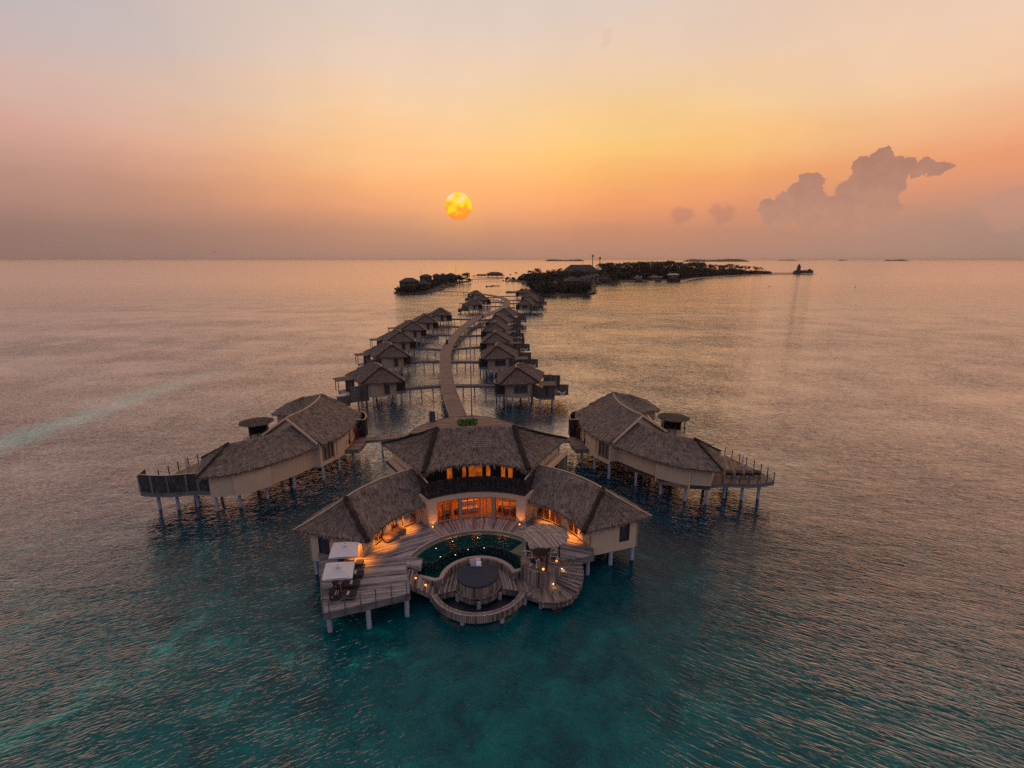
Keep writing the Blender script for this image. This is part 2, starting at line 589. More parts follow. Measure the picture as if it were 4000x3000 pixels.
def m_water(name, pool=False):
    m, t, p = mat(name)
    co = t.new("ShaderNodeTexCoord").outputs['Object']
    if pool:
        n = t.noise(co, 1.6, 4., .6)
        base = t.ramp(n, [(.3, (.001, .016, .02, 1)), (.7, (.003, .045, .046, 1))])
        h = t.noise(co, 3.2, 3., .6)
        nb = bump(t, h, .035)
    else:
        x, y, z = t.sep(co)
        big = t.noise(co, .035, 5., .6, .6)
        mid = t.noise(t.mapping(co, (.22, .3, 1), (0, 0, .35)), 1., 6., .7, .8)
        fine = t.noise(co, .85, 4., .6)
        # pale sand showing through: in a field on the left foreground, ...
        sandf = t.math('MULTIPLY', t.mapr(x, 4., -16., 0., 1.), t.mapr(y, 58., 30., 0., 1.))
        sand = t.math('MULTIPLY', t.mapr(t.math('ADD', t.math('MULTIPLY', mid, .6), t.math('MULTIPLY', big, .4)), .5, .68), t.math('ADD', t.math('MULTIPLY', sandf, .8), .22))
        deep, teal, pale = (.001, .024, .042, 1), (.001, .122, .122, 1), (.01, .40, .33, 1)
        near = t.mapr(t.math('ADD', y, t.math('MULTIPLY', t.math('MINIMUM', x, 0.), .35)), 48., 18., 0., 1.)
        s0 = t.math('ADD', t.math('MULTIPLY', big, .5), t.math('ADD', t.math('MULTIPLY', fine, .45), t.math('MULTIPLY', mid, .35)))
        base = t.mix(t.math('ADD', t.math('MULTIPLY', near, .68), t.math('SUBTRACT', s0, .6), clamp=True), deep, teal)
        base = t.mix(t.math('MULTIPLY', sand, .75), base, pale)
        # ... and in a long bar running away to the left
        ax, ay, bx, by = -76., 76., -66., 150.
        L2 = (bx - ax) ** 2 + (by - ay) ** 2
        pj = t.math('DIVIDE', t.math('ADD', t.math('MULTIPLY', t.math('SUBTRACT', x, ax), bx - ax), t.math('MULTIPLY', t.math('SUBTRACT', y, ay), by - ay)), L2)
        pjc = t.math('MINIMUM', t.math('MAXIMUM', pj, -.6), 1.1)
        qx = t.math('SUBTRACT', x, t.math('ADD', ax, t.math('MULTIPLY', pjc, bx - ax)))
        qy = t.math('SUBTRACT', y, t.math('ADD', ay, t.math('MULTIPLY', pjc, by - ay)))
        dd = t.math('SQRT', t.math('ADD', t.math('MULTIPLY', qx, qx), t.math('MULTIPLY', qy, qy)))
        dd = t.math('ADD', dd, t.math('MULTIPLY', t.math('SUBTRACT', mid, .5), 11.))
        bar_ = t.math('MULTIPLY', t.mapr(dd, 6.5, .3, 0., 1.), t.mapr(pj, 1.1, .2, 0., 1.))
        reef = t.noise(co, .33, 6., .68, .5)
        base = t.mix(1., base, t.ramp(reef, [(.36, (.52, .6, .66, 1)), (.5, (.95, .95, .95, 1)), (.66, (1.3, 1.2, 1.15, 1))]), 'MULTIPLY')
        base = t.mix(t.math('MULTIPLY', bar_, .6), base, (.06, .55, .48, 1))
        t.put(p.inputs['Base Color'], base)
        # wind sea: short sharp-crested ripples, bending from one slant on the right to another on the left
        def wave(rot, lx, ly, det, rough, dist):
            mp = t.new("ShaderNodeMapping", vector_type='TEXTURE')
            t.put(mp.inputs[0], co)
            mp.inputs['Scale'].default_value = (lx, ly, 1.)
            mp.inputs['Rotation'].default_value = (0, 0, R(rot))
            return t.noise(mp.outputs[0], 1., det, rough, dist)

        def crest(n_):
            return t.math('SUBTRACT', 1., t.math('POWER', t.math('ABSOLUTE', t.math('MULTIPLY', t.math('SUBTRACT', n_, .5), 2.6)), 1.2))
        rt_ = t.mapr(x, -14., 12., 0., 1.)
        sr = wave(-33., 1.7, .34, 3., .5, .3)
        sl_ = wave(22., 1.0, .30, 2., .55, .35)
        sm = t.math('ADD', t.math('MULTIPLY', crest(sr), rt_), t.math('MULTIPLY', crest(sl_), t.math('SUBTRACT', 1., rt_)))
        md = t.math('ADD', t.math('MULTIPLY', wave(-27., 5., 1.2, 3., .55, .3), rt_), t.math('MULTIPLY', wave(18., 3.4, 1.15, 3., .55, .3), t.math('SUBTRACT', 1., rt_)))
        bg_ = wave(-8., 16., 4.2, 4., .6, .3)
        rp = t.noise(co, 4.2, 2., .6)
        calm = t.mapr(t.noise(t.mapping(co, (.005, .02, 1), (0, 0, -.15)), 1., 4., .6), .36, .62, .6, 1.15)
        gust = t.mapr(t.noise(co, .06, 3., .6), .3, .7, .6, 1.25)
        far = t.mapr(t.math('SQRT', t.math('ADD', t.math('MULTIPLY', x, x), t.math('MULTIPLY', y, y))), 90., 600., 1., .5)
        far = t.math('MULTIPLY', far, t.mapr(y, 45., 18., 1., 1.9))
        # the villas keep the wind off the water between and in front of them
        ex, ey = t.math('DIVIDE', x, 44.), t.math('DIVIDE', t.math('SUBTRACT', y, 58.), 30.)
        lee = t.mapr(t.math('SQRT', t.math('ADD', t.math('MULTIPLY', ex, ex), t.math('MULTIPLY', ey, ey))), .75, 1.15, .38, 1.)
        amp = t.math('MULTIPLY', t.math('MULTIPLY', t.math('MULTIPLY', calm, gust), far), lee)
        h = t.math('ADD', t.math('MULTIPLY', sm, SEA['small']), t.math('ADD', t.math('MULTIPLY', md, SEA['mid']), t.math('ADD', t.math('MULTIPLY', bg_, SEA['big']), t.math('MULTIPLY', rp, SEA['rip']))))
        nb = bump(t, t.math('MULTIPLY', h, amp), 1.0)
        return still_water(m, t, p, base, nb, t.mapr(y, 120., 700., .045, .15))
    return still_water(m, t, p, base, nb, .06, .28)


def m_mosaic():
    m, t, p = mat("mosaic")
    uv = t.new("ShaderNodeUVMap").outputs[0]
    k = t.mapping(uv, (9., 9., 1))
    fr = t.vmath('FRACTION', k)
    fx, fy, _ = t.sep(fr)
    idx = t.vmath('FLOOR', k)
    wn = t.new("ShaderNodeTexWhiteNoise", noise_dimensions='3D')
    t.put(wn.inputs['Vector'], idx)
    dx_ = t.math('ABSOLUTE', t.math('SUBTRACT', fx, .5))
    dy_ = t.math('ABSOLUTE', t.math('SUBTRACT', fy, .5))
    inside = t.mapr(t.math('MAXIMUM', dx_, dy_), .34, .26, 0., 1.)
    lite = t.math('MULTIPLY', inside, t.mapr(wn.outputs[0], .25, 1., 0., 1.))
    t.put(p.inputs['Base Color'], t.mix(lite, (.004, .012, .016, 1), (.07, .17, .17, 1)))
    p.inputs['Roughness'].default_value = .2
    return m


def m_glass():
    m, t, p = mat("window_glass")
    t.n.remove(p)
    tr = t.new("ShaderNodeBsdfTransparent")
    gl = t.new("ShaderNodeBsdfGlossy")
    gl.inputs['Roughness'].default_value = .03
    gl.inputs[0].default_value = (.9, .95, 1, 1)
    fr = t.new("ShaderNodeFresnel")
    fr.inputs[0].default_value = 1.5
    mx = t.new("ShaderNodeMixShader")
    t.l.new(fr.outputs[0], mx.inputs[0])
    t.l.new(tr.outputs[0], mx.inputs[1])
    t.l.new(gl.outputs[0], mx.inputs[2])
    t.l.new(mx.outputs[0], t.n["Material Output"].inputs[0])
    return m


def m_leaf(name, a, b):
    m, t, p = mat(name)
    geo = t.new("ShaderNodeNewGeometry")
    n = t.noise(geo.outputs['Position'], .9, 3., .6)
    s = t.math('ADD', t.math('MULTIPLY', geo.outputs['Random Per Island'], .5), t.math('MULTIPLY', n, .5))
    t.put(p.inputs['Base Color'], t.ramp(s, [(.2, a), (.8, b)]))
    p.inputs['Roughness'].default_value = .7
    p.inputs['Specular IOR Level'].default_value = .2
    return m


M = {}
M['thatch'] = m_thatch('thatch', lin((38, 33, 34)), lin((172, 152, 138)))
M['thatch_far'] = m_thatch('thatch_weathered', lin((42, 36, 37)), lin((142, 124, 112)), .3)
M['thatch_hip'] = m_thatch('thatch_hip_roll', lin((30, 26, 26)), lin((72, 62, 56)), .2)
M['worn'] = m_plain('bleached_straw', lin((166, 148, 130)), .12)
M['watershade'] = m_plain('water_shade_sheet', lin((46, 36, 46)), .15, 2., .4, .4)  # shaded water inside the front ring, put into a dark colour
M['ridge'] = m_plain('pale_ridge_capping', lin((184, 160, 130)), .12)
M['plaster'] = m_plain('beige_plaster', lin((204, 178, 150)), .07, .6, stain=.25)
M['plaster_far'] = m_plain('plaster_weathered', lin((166, 144, 124)), .08, .5, stain=.3)
M['pile'] = m_plain('concrete_pile', lin((158, 164, 180)), .14, 2.5, stain=.35)
M['deck'] = m_wood('silvered_deck_boards', lin((70, 66, 68)), lin((170, 162, 162)), .145)
M['board'] = m_wood('boardwalk_boards', lin((84, 68, 60)), lin((156, 128, 108)), .16, .08, .35)
M['oldwood'] = m_wood('dark_weathered_boards', lin((56, 49, 48)), lin((156, 140, 130)), .16, .12, .6)
M['fascia'] = m_wood('fascia_boards', lin((88, 84, 86)), lin((150, 144, 144)), .19, .06, .3)
M['frame'] = m_plain('timber_frame', lin((150, 126, 108)), .1)
M['darkframe'] = m_plain('dark_timber', lin((58, 50, 48)), .2, 3.)
M['screen'] = m_screen('brushwood_screen', lin((38, 34, 36)), lin((132, 122, 116)))
M['screen_pale'] = m_screen('grey_brushwood_screen', lin((60, 56, 58)), lin((150, 140, 132)))
M['slat'] = m_wood('dark_slats', lin((44, 40, 42)), lin((122, 110, 102)), .2, .16, .6)
M['curb'] = m_plain('stone_coping', lin((158, 140, 128)), .08, 1.5)
M['step'] = m_plain('wet_stone_ledge', lin((84, 98, 86)), .12, 1.5, .3, .5)
M['water'] = m_water('sea_water')
M['pool'] = m_water('pool_water', True)
M['mosaic'] = m_mosaic()
M['glass'] = m_glass()
M['darkglass'] = m_plain('shaded_window', lin((60, 60, 66)), .15, .8, .12, .5)
M['blind'] = m_plain('drawn_blind', lin((112, 98, 88)), .1, .8, .6)
M['canvas'] = m_plain('white_canvas', lin((192, 187, 188)), .04, 1.)
M['cushion'] = m_plain('dark_upholstery', lin((52, 48, 54)), .15, 4.)
M['navy'] = m_plain('navy_mattress', lin((40, 48, 62)), .15, 3.)
M['beanbag'] = m_plain('brown_canvas', lin((110, 92, 84)), .12, 2.)
M['paleblue'] = m_plain('blue_grey_cotton', lin((128, 138, 168)), .06, 5.)
M['palecotton'] = m_plain('pale_cotton', lin((200, 186, 188)), .06, 5.)
M['rose'] = m_plain('rose_cotton', lin((186, 150, 140)), .06, 5.)
M['olive'] = m_plain('olive_cotton', lin((112, 98, 62)), .06, 5.)
M['white'] = m_plain('white_paint', lin((226, 218, 208)), .05)
M['red'] = m_plain('red_paint', lin((118, 30, 36)), .1)
M['rope'] = m_plain('rope', lin((150, 132, 118)), .1)
M['steel'] = m_plain('grey_steel', lin((120, 120, 126)), .1, 2., .4, .5, .6)
M['twig'] = m_wood('split_branches', lin((66, 58, 56)), lin((196, 178, 168)), .085, .2, .7)
M['intwood'] = m_wood('indoor_floorboards', lin((120, 82, 56)), lin((170, 124, 88)), .14, .06)
M['intwall'] = m_plain('indoor_wall', lin((206, 170, 128)), .05)
M['glow'] = m_emit('lit_window', (1., .2, .015, 1), .27, .8)
M['lamp'] = m_emit('lamp_globe', (1., .30, .03, 1), 3.2)
M['poollight'] = m_emit('pool_light', (1., .93, .74, 1), 3.)
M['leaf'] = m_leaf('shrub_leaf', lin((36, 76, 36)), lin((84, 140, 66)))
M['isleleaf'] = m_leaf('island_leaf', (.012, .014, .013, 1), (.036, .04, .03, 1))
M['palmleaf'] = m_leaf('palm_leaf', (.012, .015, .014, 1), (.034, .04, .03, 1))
M['bark'] = m_plain('palm_bark', lin((86, 74, 66)), .2)
M['rock'] = m_plain('rock', lin((74, 68, 66)), .3, .8)
M['sand'] = m_plain('sand', lin((176, 146, 122)), .1, .2)
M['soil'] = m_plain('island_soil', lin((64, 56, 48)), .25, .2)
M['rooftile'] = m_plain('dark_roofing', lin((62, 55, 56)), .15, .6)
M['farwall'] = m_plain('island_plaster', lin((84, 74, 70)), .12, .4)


# ------------------------------------------------------------------ thatch
def thatch(mb, ridge, eave, thick=.3, step=.45, tuft=17., fringe=14., sag=.0, rough=.075, rnd=random):
    """one thatched slope between a ridge line and an eave line, with ragged eaves and loose straw"""
    E0, R0 = [Vector(p) for p in eave], [Vector(p) for p in ridge]
    le = sum((b - a).length for a, b in zip(E0[:-1], E0[1:]))
    nu = max(2, int(le / step))
    E_, R_ = resample(eave, nu), resample(ridge, nu)
    ls = sum((a - b).length for a, b in zip(E_, R_)) / len(E_)
    nv = max(2, int(ls / step))
    G = []
    for i in range(nu + 1):
        row = []
        d = E_[i] - R_[i]
        for j in range(nv + 1):
            t = j / nv
            p = R_[i] + d * t
            p.z -= sag * 4 * t * (1 - t)
            if 0 < j:
                p += Vector((0, 0, rnd.uniform(-rough, rough)))
            row.append(p)
        G.append(row)
    U = [0.]
    for i in range(nu):
        U.append(U[-1] + (E_[i + 1] - E_[i]).length)
    base = len(mb.v)
    for i in range(nu + 1):
        mb.v += [tuple(p) for p in G[i]]
    lj = [ls * j / nv for j in range(nv + 1)]
    for i in range(nu):
        for j in range(nv):
            q = (base + i * (nv + 1) + j, base + (i + 1) * (nv + 1) + j, base + (i + 1) * (nv + 1) + j + 1, base + i * (nv + 1) + j + 1)
            mb.f.append(q)
            mb.uv[len(mb.f) - 1] = [(U[i], lj[j]), (U[i + 1], lj[j]), (U[i + 1], lj[j + 1]), (U[i], lj[j + 1])]
    # eave edge and soffit
    for i in range(nu):
        a, b = G[i][-1], G[i + 1][-1]
        da, db = (R_[i] - E_[i]).normalized(), (R_[i + 1] - E_[i + 1]).normalized()
        a2, b2 = a + Vector((0, 0, -thick)) + da * .1, b + Vector((0, 0, -thick)) + db * .1
        mb.face([a, b, b2, a2], [(U[i], ls), (U[i + 1], ls), (U[i + 1], ls + thick), (U[i], ls + thick)])
        ra, rb = G[i][0] + Vector((0, 0, -thick)), G[i + 1][0] + Vector((0, 0, -thick))
        mb.face([a2, b2, rb, ra], [(U[i], ls), (U[i + 1], ls), (U[i + 1], 0), (U[i], 0)])
    # straw hanging over the eave
    for k in range(int(le * fringe)):
        x = rnd.random() * nu
        i = min(int(x), nu - 1)
        t = x - i
        e = G[i][-1].lerp(G[i + 1][-1], t)
        along = (E_[i + 1] - E_[i]).normalized()
        down = (E_[i] - R_[i]).normalized()
        L = rnd.uniform(.18, .55)
        wd = rnd.uniform(.03, .08)
        b0 = e - down * rnd.uniform(.05, .3) + Vector((0, 0, rnd.uniform(-thick * .9, .03)))
        tip = b0 + down * L * .75 + Vector((0, 0, -L * .55)) + along * rnd.uniform(-.12, .12)
        u0 = U[i] + t * le / nu
        mb.face([b0 - along * wd, b0 + along * wd, tip], [(u0 - wd, ls), (u0 + wd, ls), (u0, ls + L)])
    # loose straw over the slope
    for k in range(int(le * ls * tuft)):
        x, y = rnd.random() * nu, rnd.random() * nv
        i, j = min(int(x), nu - 1), min(int(y), nv - 1)
        p = G[i][j].lerp(G[i + 1][j], x - i).lerp(G[i][j + 1].lerp(G[i + 1][j + 1], x - i), y - j)
        along = (G[i + 1][j + 1] - G[i][j + 1])
        if along.length < .05:
            continue
        along.normalize()
        down = (E_[i] - R_[i]).normalized()
        nrm = along.cross(down)
        if nrm.z < 0:
            nrm = -nrm
        L, wd = rnd.uniform(.25, .6), rnd.uniform(.03, .07)
        b0 = p + nrm * .01
        tip = b0 + down * L + nrm * rnd.uniform(.06, .2) + along * rnd.uniform(-.14, .14)
        u0, v0 = U[i] + (x - i) * le / nu, ls * y / nv
        mb.face([b0 - along * wd, b0 + along * wd, tip], [(u0 - wd, v0), (u0 + wd, v0), (u0, v0 + L)])


def hip_roll(a, b, parent, r=.2, name='hip_roll', m='thatch_hip', local=False, sag=0., lift=.06):
    pts = [Vector(a).lerp(Vector(b), i / 10) + Vector((random.uniform(-.03, .03), random.uniform(-.03, .03), lift - sag * 4 * (i / 10) * (1 - i / 10))) for i in range(11)]
    mb = MB()
    mb.tube(pts, [r * random.uniform(.85, 1.15) for _ in pts], 7)
    L = (Vector(b) - Vector(a)).length
    for k in range(int(L * 26)):
        t = random.random()
        i = min(int(t * 10), 9)
        p = pts[i].lerp(pts[i + 1], t * 10 - i)
        ang = random.uniform(0, pi)
        d = (pts[i + 1] - pts[i]).normalized()
        sd_ = d.cross(Vector((0, 0, 1))).normalized()
        o = sd_ * cos(ang) * r + Vector((0, 0, sin(ang) * r))
        l = random.uniform(.15, .4)
        tip = p + o * 1.15 + d * l * .6 + sd_ * cos(ang) * l * .6 - Vector((0, 0, l * .3))
        mb.face([p + o - d * .05, p + o + d * .05, tip])
    return mb.build(name, M[m], parent, local=local, uvf=lambda c, n: (c[0] * .7 + c[1] * .7, c[2] * 2))


def pile_at(x, y, z1, parent, r=.19, local=False, z0=-1.2):
    mb = MB()
    mb.lathe((x, y, 0), [(r, z0), (r, .25), (r * 1.06, .32), (r * 1.0, .4), (r, z1)], 12)
    return mb.build('pile', M['pile'], parent, local=local, smooth=False)


D0 = 2.4   # deck level

# ------------------------------------------------------------------ the big villa in front
villa = thing('villa', 'large two-storey thatched villa with curved glass front and orange lit rooms around a round pool', 'villa', (0, 46, 1.5))


def ring_quads(mb, r0, r1, a0, a1, z0, z1, n, c=(0., 38.), across='r'):
    """curved slab in short pieces; boards run radially (across='a') or along the curve (across='r')"""
    P, Q = arc(r0, a0, a1, n, c), arc(r1, a0, a1, n, c)
    rm = (r0 + r1) / 2
    for i in range(n):
        s0, s1 = R(a0 + (a1 - a0) * i / n) * rm, R(a0 + (a1 - a0) * (i + 1) / n) * rm
        top = [(s0, r0), (s0, r1), (s1, r1), (s1, r0)]
        if across == 'r':
            top = [(b, a) for a, b in top]
        p, q, p2, q2 = P[i], Q[i], P[i + 1], Q[i + 1]
        mb.face([(p[0], p[1], z1), (q[0], q[1], z1), (q2[0], q2[1], z1), (p2[0], p2[1], z1)], top)
        mb.face([(p[0], p[1], z0), (p2[0], p2[1], z0), (q2[0], q2[1], z0), (q[0], q[1], z0)], top)
        for a, b in ((p, p2), (q, q2)):
            mb.face([(a[0], a[1], z0), (b[0], b[1], z0), (b[0], b[1], z1), (a[0], a[1], z1)], [(s0, z0), (s1, z0), (s1, z1), (s0, z1)])
    for k, s in ((0, a0), (n, a1)):
        p, q = P[k], Q[k]
        mb.face([(p[0], p[1], z0), (q[0], q[1], z0), (q[0], q[1], z1), (p[0], p[1], z1)])


def polar_prism(mb, r0, r1, a0, a1, z0, z1, n=None):
    n = n or max(1, int(abs(a1 - a0) / 3.))
    mb.prism(arc(r0, a0, a1, n) + arc(r1, a1, a0, n), z0, z1)


# ground floor front: piers, header and sill
mb = MB()
FR0, FR1 = 9.15, 9.4
for a0, a1 in ((-32, -25.9), (25.9, 32)):
    polar_prism(mb, FR0, FR1, a0, a1, D0, 4.78, 4)
polar_prism(mb, FR0, FR1, -32, 32, 4.78, 5.42, 24)
mb.build('front_wall', M['plaster'], villa)
for a in (-10.8, 10.8):
    mb = MB()
    polar_prism(mb, FR0 - .08, FR1, a - .75, a + .75, D0, 4.775, 1)
    polar_prism(mb, FR0 - .14, FR1, a - 1.05, a + 1.05, D0, D0 + .3, 1)
    mb.build('column', M['curb'], villa)
# curved flank walls between the centre and the wings
for s in (-1, 1):
    mb = MB()
    mb.wall([pc(9.4, 32 * s), pc(10.75, 33.3 * s)], 1.5, 5.42, .22, s)
    mb.build('flank_wall', M['plaster'], villa)


def glazed_door(r, a0, a1, nb, z0, z1, parent):
    """a run of nb sliding leaves along the arc"""
    f_ = MB()
    th = .07
    for i in range(nb + 1):
        a = a0 + (a1 - a0) * i / nb
        da = math.degrees(.055 / r) * (1.4 if i in (0, nb) else 1)
        polar_prism(f_, r, r + .1, a - da, a + da, z0, z1, 1)
    polar_prism(f_, r, r + .1, a0, a1, z0 - .0, z0 + .1)
    polar_prism(f_, r, r + .1, a0, a1, z1 - .1, z1)
    o = f_.build('glass_door', M['frame'], parent)
    for i in range(nb):
        g = MB()
        b0, b1 = a0 + (a1 - a0) * i / nb, a0 + (a1 - a0) * (i + 1) / nb
        p, q = pc(r + .05, b0), pc(r + .05, b1)
        g.face([(p[0], p[1], z0 + .1), (q[0], q[1], z0 + .1), (q[0], q[1], z1 - .1), (p[0], p[1], z1 - .1)])
        g.build('pane', M['glass'], o)
    return o


glazed_door(FR0 + .08, -25.9, -11.8, 3, D0 + .06, 4.775, villa)
glazed_door(FR0 + .08, -9.9, 9.9, 5, D0 + .06, 4.775, villa)
glazed_door(FR0 + .08, 11.8, 25.9, 3, D0 + .06, 4.775, villa)
# living room behind the glass
mb = MB()
polar_prism(mb, 9.42, 14.2, -31.5, 31.5, 1.6, D0 + .04, 20)
mb.build('indoor_floor', M['intwood'], villa, uvf=lambda c, n: (c[0], c[1]))
mb = MB()
polar_prism(mb, 14.2, 14.4, -31.5, 31.5, 1.6, 5.4, 20)
for a in (-31.5, 31.5):
    polar_prism(mb, 9.45, 14.2, a - .4, a + .4, D0, 5.4, 1)
mb.build('indoor_wall', M['intwall'], villa)
mb = MB()
polar_prism(mb, 9.42, 14.4, -31.9, 31.9, 5.2, 5.41, 20)
mb.build('indoor_ceiling', M['intwall'], villa)

# the wings
WA = 75.
for s in (-1, 1):
    mb = MB()
    polar_prism(mb, 10.7, 10.92, 33.2 * s, 35.2 * s, 1.5, 5.0, 1)
    polar_prism(mb, 10.7, 10.92, 51.6 * s, 56.8 * s, 1.5, 5.0, 2)
    polar_prism(mb, 10.7, 10.92, 64.2 * s, WA * s, 1.5, 5.0, 4)
    polar_prism(mb, 10.7, 10.92, 35.2 * s, 51.6 * s, 4.55, 5.0, 6)
    polar_prism(mb, 10.7, 10.92, 56.8 * s, 64.2 * s, 4.55, 5.0, 3)
    polar_prism(mb, 15.75, 15.97, 20 * s, WA * s, 1.5, 5.0, 20)
    # end wall, window cut near its outer corner
    e = [pc(10.7, WA * s), pc(13.9, WA * s), pc(15.0, WA * s), pc(15.97, WA * s)]
    mb.wall([e[0], e[1]], 1.5, 5.0, .2, s)
    mb.wall([e[2], e[3]], 1.5, 5.0, .2, s)
    mb.wall([e[1], e[2]], 1.5, 2.35, .2, s)
    mb.wall([e[1], e[2]], 4.35, 5.0, .2, s)
    mb.build('wing_wall', M['plaster'], villa)
    fr = MB()
    e1, e2 = Vector(e[1]), Vector(e[2])
    t = (e2 - e1).normalized()
    for p, q, z0, z1 in ((e1, e1 + t * .08, 2.35, 4.35), (e2 - t * .08, e2, 2.35, 4.35), (e1, e2, 2.35, 2.43), (e1, e2, 4.27, 4.35)):
        fr.wall([tuple(p), tuple(q)], z0, z1, .12, s)
    fo = fr.build('window', M['darkframe'], villa)
    g = MB()
    n_ = Vector((-t.y, t.x)) * .08 * s
    a_, b_ = e1 + n_, e2 + n_
    g.face([(a_.x, a_.y, 2.43), (b_.x, b_.y, 2.43), (b_.x, b_.y, 4.27), (a_.x, a_.y, 4.27)])
    g.build('pane', M['darkglass'], fo)
    sl_ = MB()
    polar_prism(sl_, 10.92, 15.75, 34 * s, (WA - .5) * s, 1.52, D0 - .02, 14)
    sl_.build('wing_floor', M['intwood'], villa)
    iw = MB()
    polar_prism(iw, 12.6, 12.8, 34 * s, 74 * s, D0, 4.9, 14)
    iw.build('indoor_wall', M['intwall'], villa)
    glazed_door(10.76, 35.2 * s, 51.6 * s, 4, D0 + .05, 4.545, villa)
    glazed_door(10.76, 56.8 * s, 64.2 * s, 2, D0 + .05, 4.545, villa)
    # plinth strip at the deck
    for b0, b1 in ((51.6, 56.8), (64.2, 74.6)):
        pl = MB()
        polar_prism(pl, 10.62, 10.695, b0 * s, b1 * s, D0, D0 + .28, 3)
        pl.build('plinth', M['curb'], villa)

# wing roofs
for s in (-1, 1):
    ez, rz_ = 4.72, 7.15
    ridge = [pc(13.2, (30 + (66.5 - 30) * i / 12) * s) + (rz_,) for i in range(13)]
    inner = [pc(9.62, (31 + (80.5 - 31) * i / 12) * s) + (ez,) for i in range(13)]
    outer = [pc(17.1, (24 + (76.3 - 24) * i / 12) * s) + (ez,) for i in range(13)]
    roof = MB()
    thatch(roof, ridge, inner, sag=.12)
    thatch(roof, ridge, outer, sag=.12, tuft=6)
    tipi, tipo = inner[-1], outer[-1]
    endl = [Vector(tipi).lerp(Vector(tipo), i / 8) for i in range(9)]
    ap = Vector(ridge[-1])
    thatch(roof, [ap + Vector((.001 * i, 0, 0)) for i in range(9)], endl, sag=.12)
    ro = roof.build('wing_roof', M['thatch'], villa)
    hip_roll(ridge[-1], tipi, ro, .21, sag=.1)
    rc = MB()
    rc.tube([Vector(p) + Vector((0, 0, .05)) for p in ridge] + [Vector(ridge[-1]).lerp(Vector(tipo), i / 6) + Vector((0, 0, .05 - .1 * sin(pi * i / 6))) for i in range(1, 7)], .065, 6)
    rc.build('ridge_cap', M['ridge'], ro)

# upper storey
mb = MB()
polar_prism(mb, 9.05, 12.3, -32, 32, 5.424, 5.56, 24)
polar_prism(mb, 12.5, 20.6, -31, 31, 5.3, 5.5, 20)
mb.build('upper_floor', M['darkframe'], villa)
mb = MB()
UW = [(-27, -15.2), (-11.8, -7.5), (-4.9, -4.1), (3.3, 4.6), (7.4, 12.2), (15.0, 15.8), (18.9, 27)]
for a0, a1 in UW:
    polar_prism(mb, 12.2, 12.45, a0, a1, 5.56, 7.8, 3)
polar_prism(mb, 12.19, 12.45, -27, 27, 7.3, 7.8, 14)
mb.build('upper_front_wall', M['darkframe'], villa)
for a0, a1 in ((-15.2, -11.8), (-7.5, -4.9), (-4.1, 3.3), (4.6, 7.4), (12.2, 15.0), (15.8, 18.9)):
    g = MB()
    polar_prism(g, 12.2, 12.3, a0, a0 + .35, 5.56, 7.3, 1)
    polar_prism(g, 12.2, 12.3, a1 - .35, a1, 5.56, 7.3, 1)
    polar_prism(g, 12.2, 12.3, a0 + .3, a1 - .3, 7.2, 7.3, 2)
    o = g.build('window', M['darkframe'], villa)
    g = MB()
    p, q = pc(12.32, a0), pc(12.32, a1)
    g.face([(p[0], p[1], 5.58), (q[0], q[1], 5.58), (q[0], q[1], 7.3), (p[0], p[1], 7.3)])
    g.build('lit_pane', M['glow'], o)
mb = MB()
for s in (-1, 1):
    mb.wall([pc(12.3, 27.5 * s), pc(13.6, 28 * s), pc(19.6, 29 * s)], 5.3, 7.35, .2, -s)
    mb.wall([pc(9.9, 33.2 * s), pc(12.6, 31.5 * s)], 1.5, 5.4, .22, s)
    mb.wall([pc(12.6, 31.5 * s), pc(20., 30.5 * s)], 1.5, 6.2, .22, s)
polar_prism(mb, 19.6, 19.85, -29, 29, 1.5, 7.9, 20)
mb.build('upper_wall', M['plaster'], villa)
# the side terrace under the eaves with its plastered beam
for s in (1,):
    mb = MB()
    mb.wall([pc(12.9, 31.9 * s), pc(20.6, 31.6 * s)], 5.9, 6.5, .25, -s)
    mb.build('terrace_beam', M['plaster'], villa)
mb = MB()
mb.wall([pc(17.4, 32.2), pc(20.6, 31.8)], 2.2, 5.88, .12, -1)
mb.build('side_screen', M['slat'], villa)
# balcony front
mb = MB()
polar_prism(mb, 9.1, 9.17, -32, 32, 5.42, 7.1, 26)
for s in (-1, 1):
    mb.wall([pc(9.14, 32 * s), pc(12.0, 30.5 * s)], 5.42, 7.1, .07, s)
rl = mb.build('balcony_screen', M['screen'], villa, uvf=lambda c, n: (math.atan2(c[0], c[1] - 38) * 9.1, c[2]))
mb = MB()
k = 0
for i in range(150):       # ragged stick ends above the top edge
    a = -32 + 64 * i / 149 + random.uniform(-.1, .1)
    p = pc(9.1, a)
    mb.box((p[0], p[1], 6.6 + random.uniform(-.05, .05)), (.045, .045, 1.1), -R(a))
mb.build('sticks', M['screen'], rl)
mb = MB()
for s in (-1, 1):
    p, q = pc(9.2, 31.5 * s), pc(12.2, 29.5 * s)
    mb.bar((p[0], p[1], 7.16), (q[0], q[1], 7.16), .14, .08)
mb.build('handrail', M['frame'], villa)
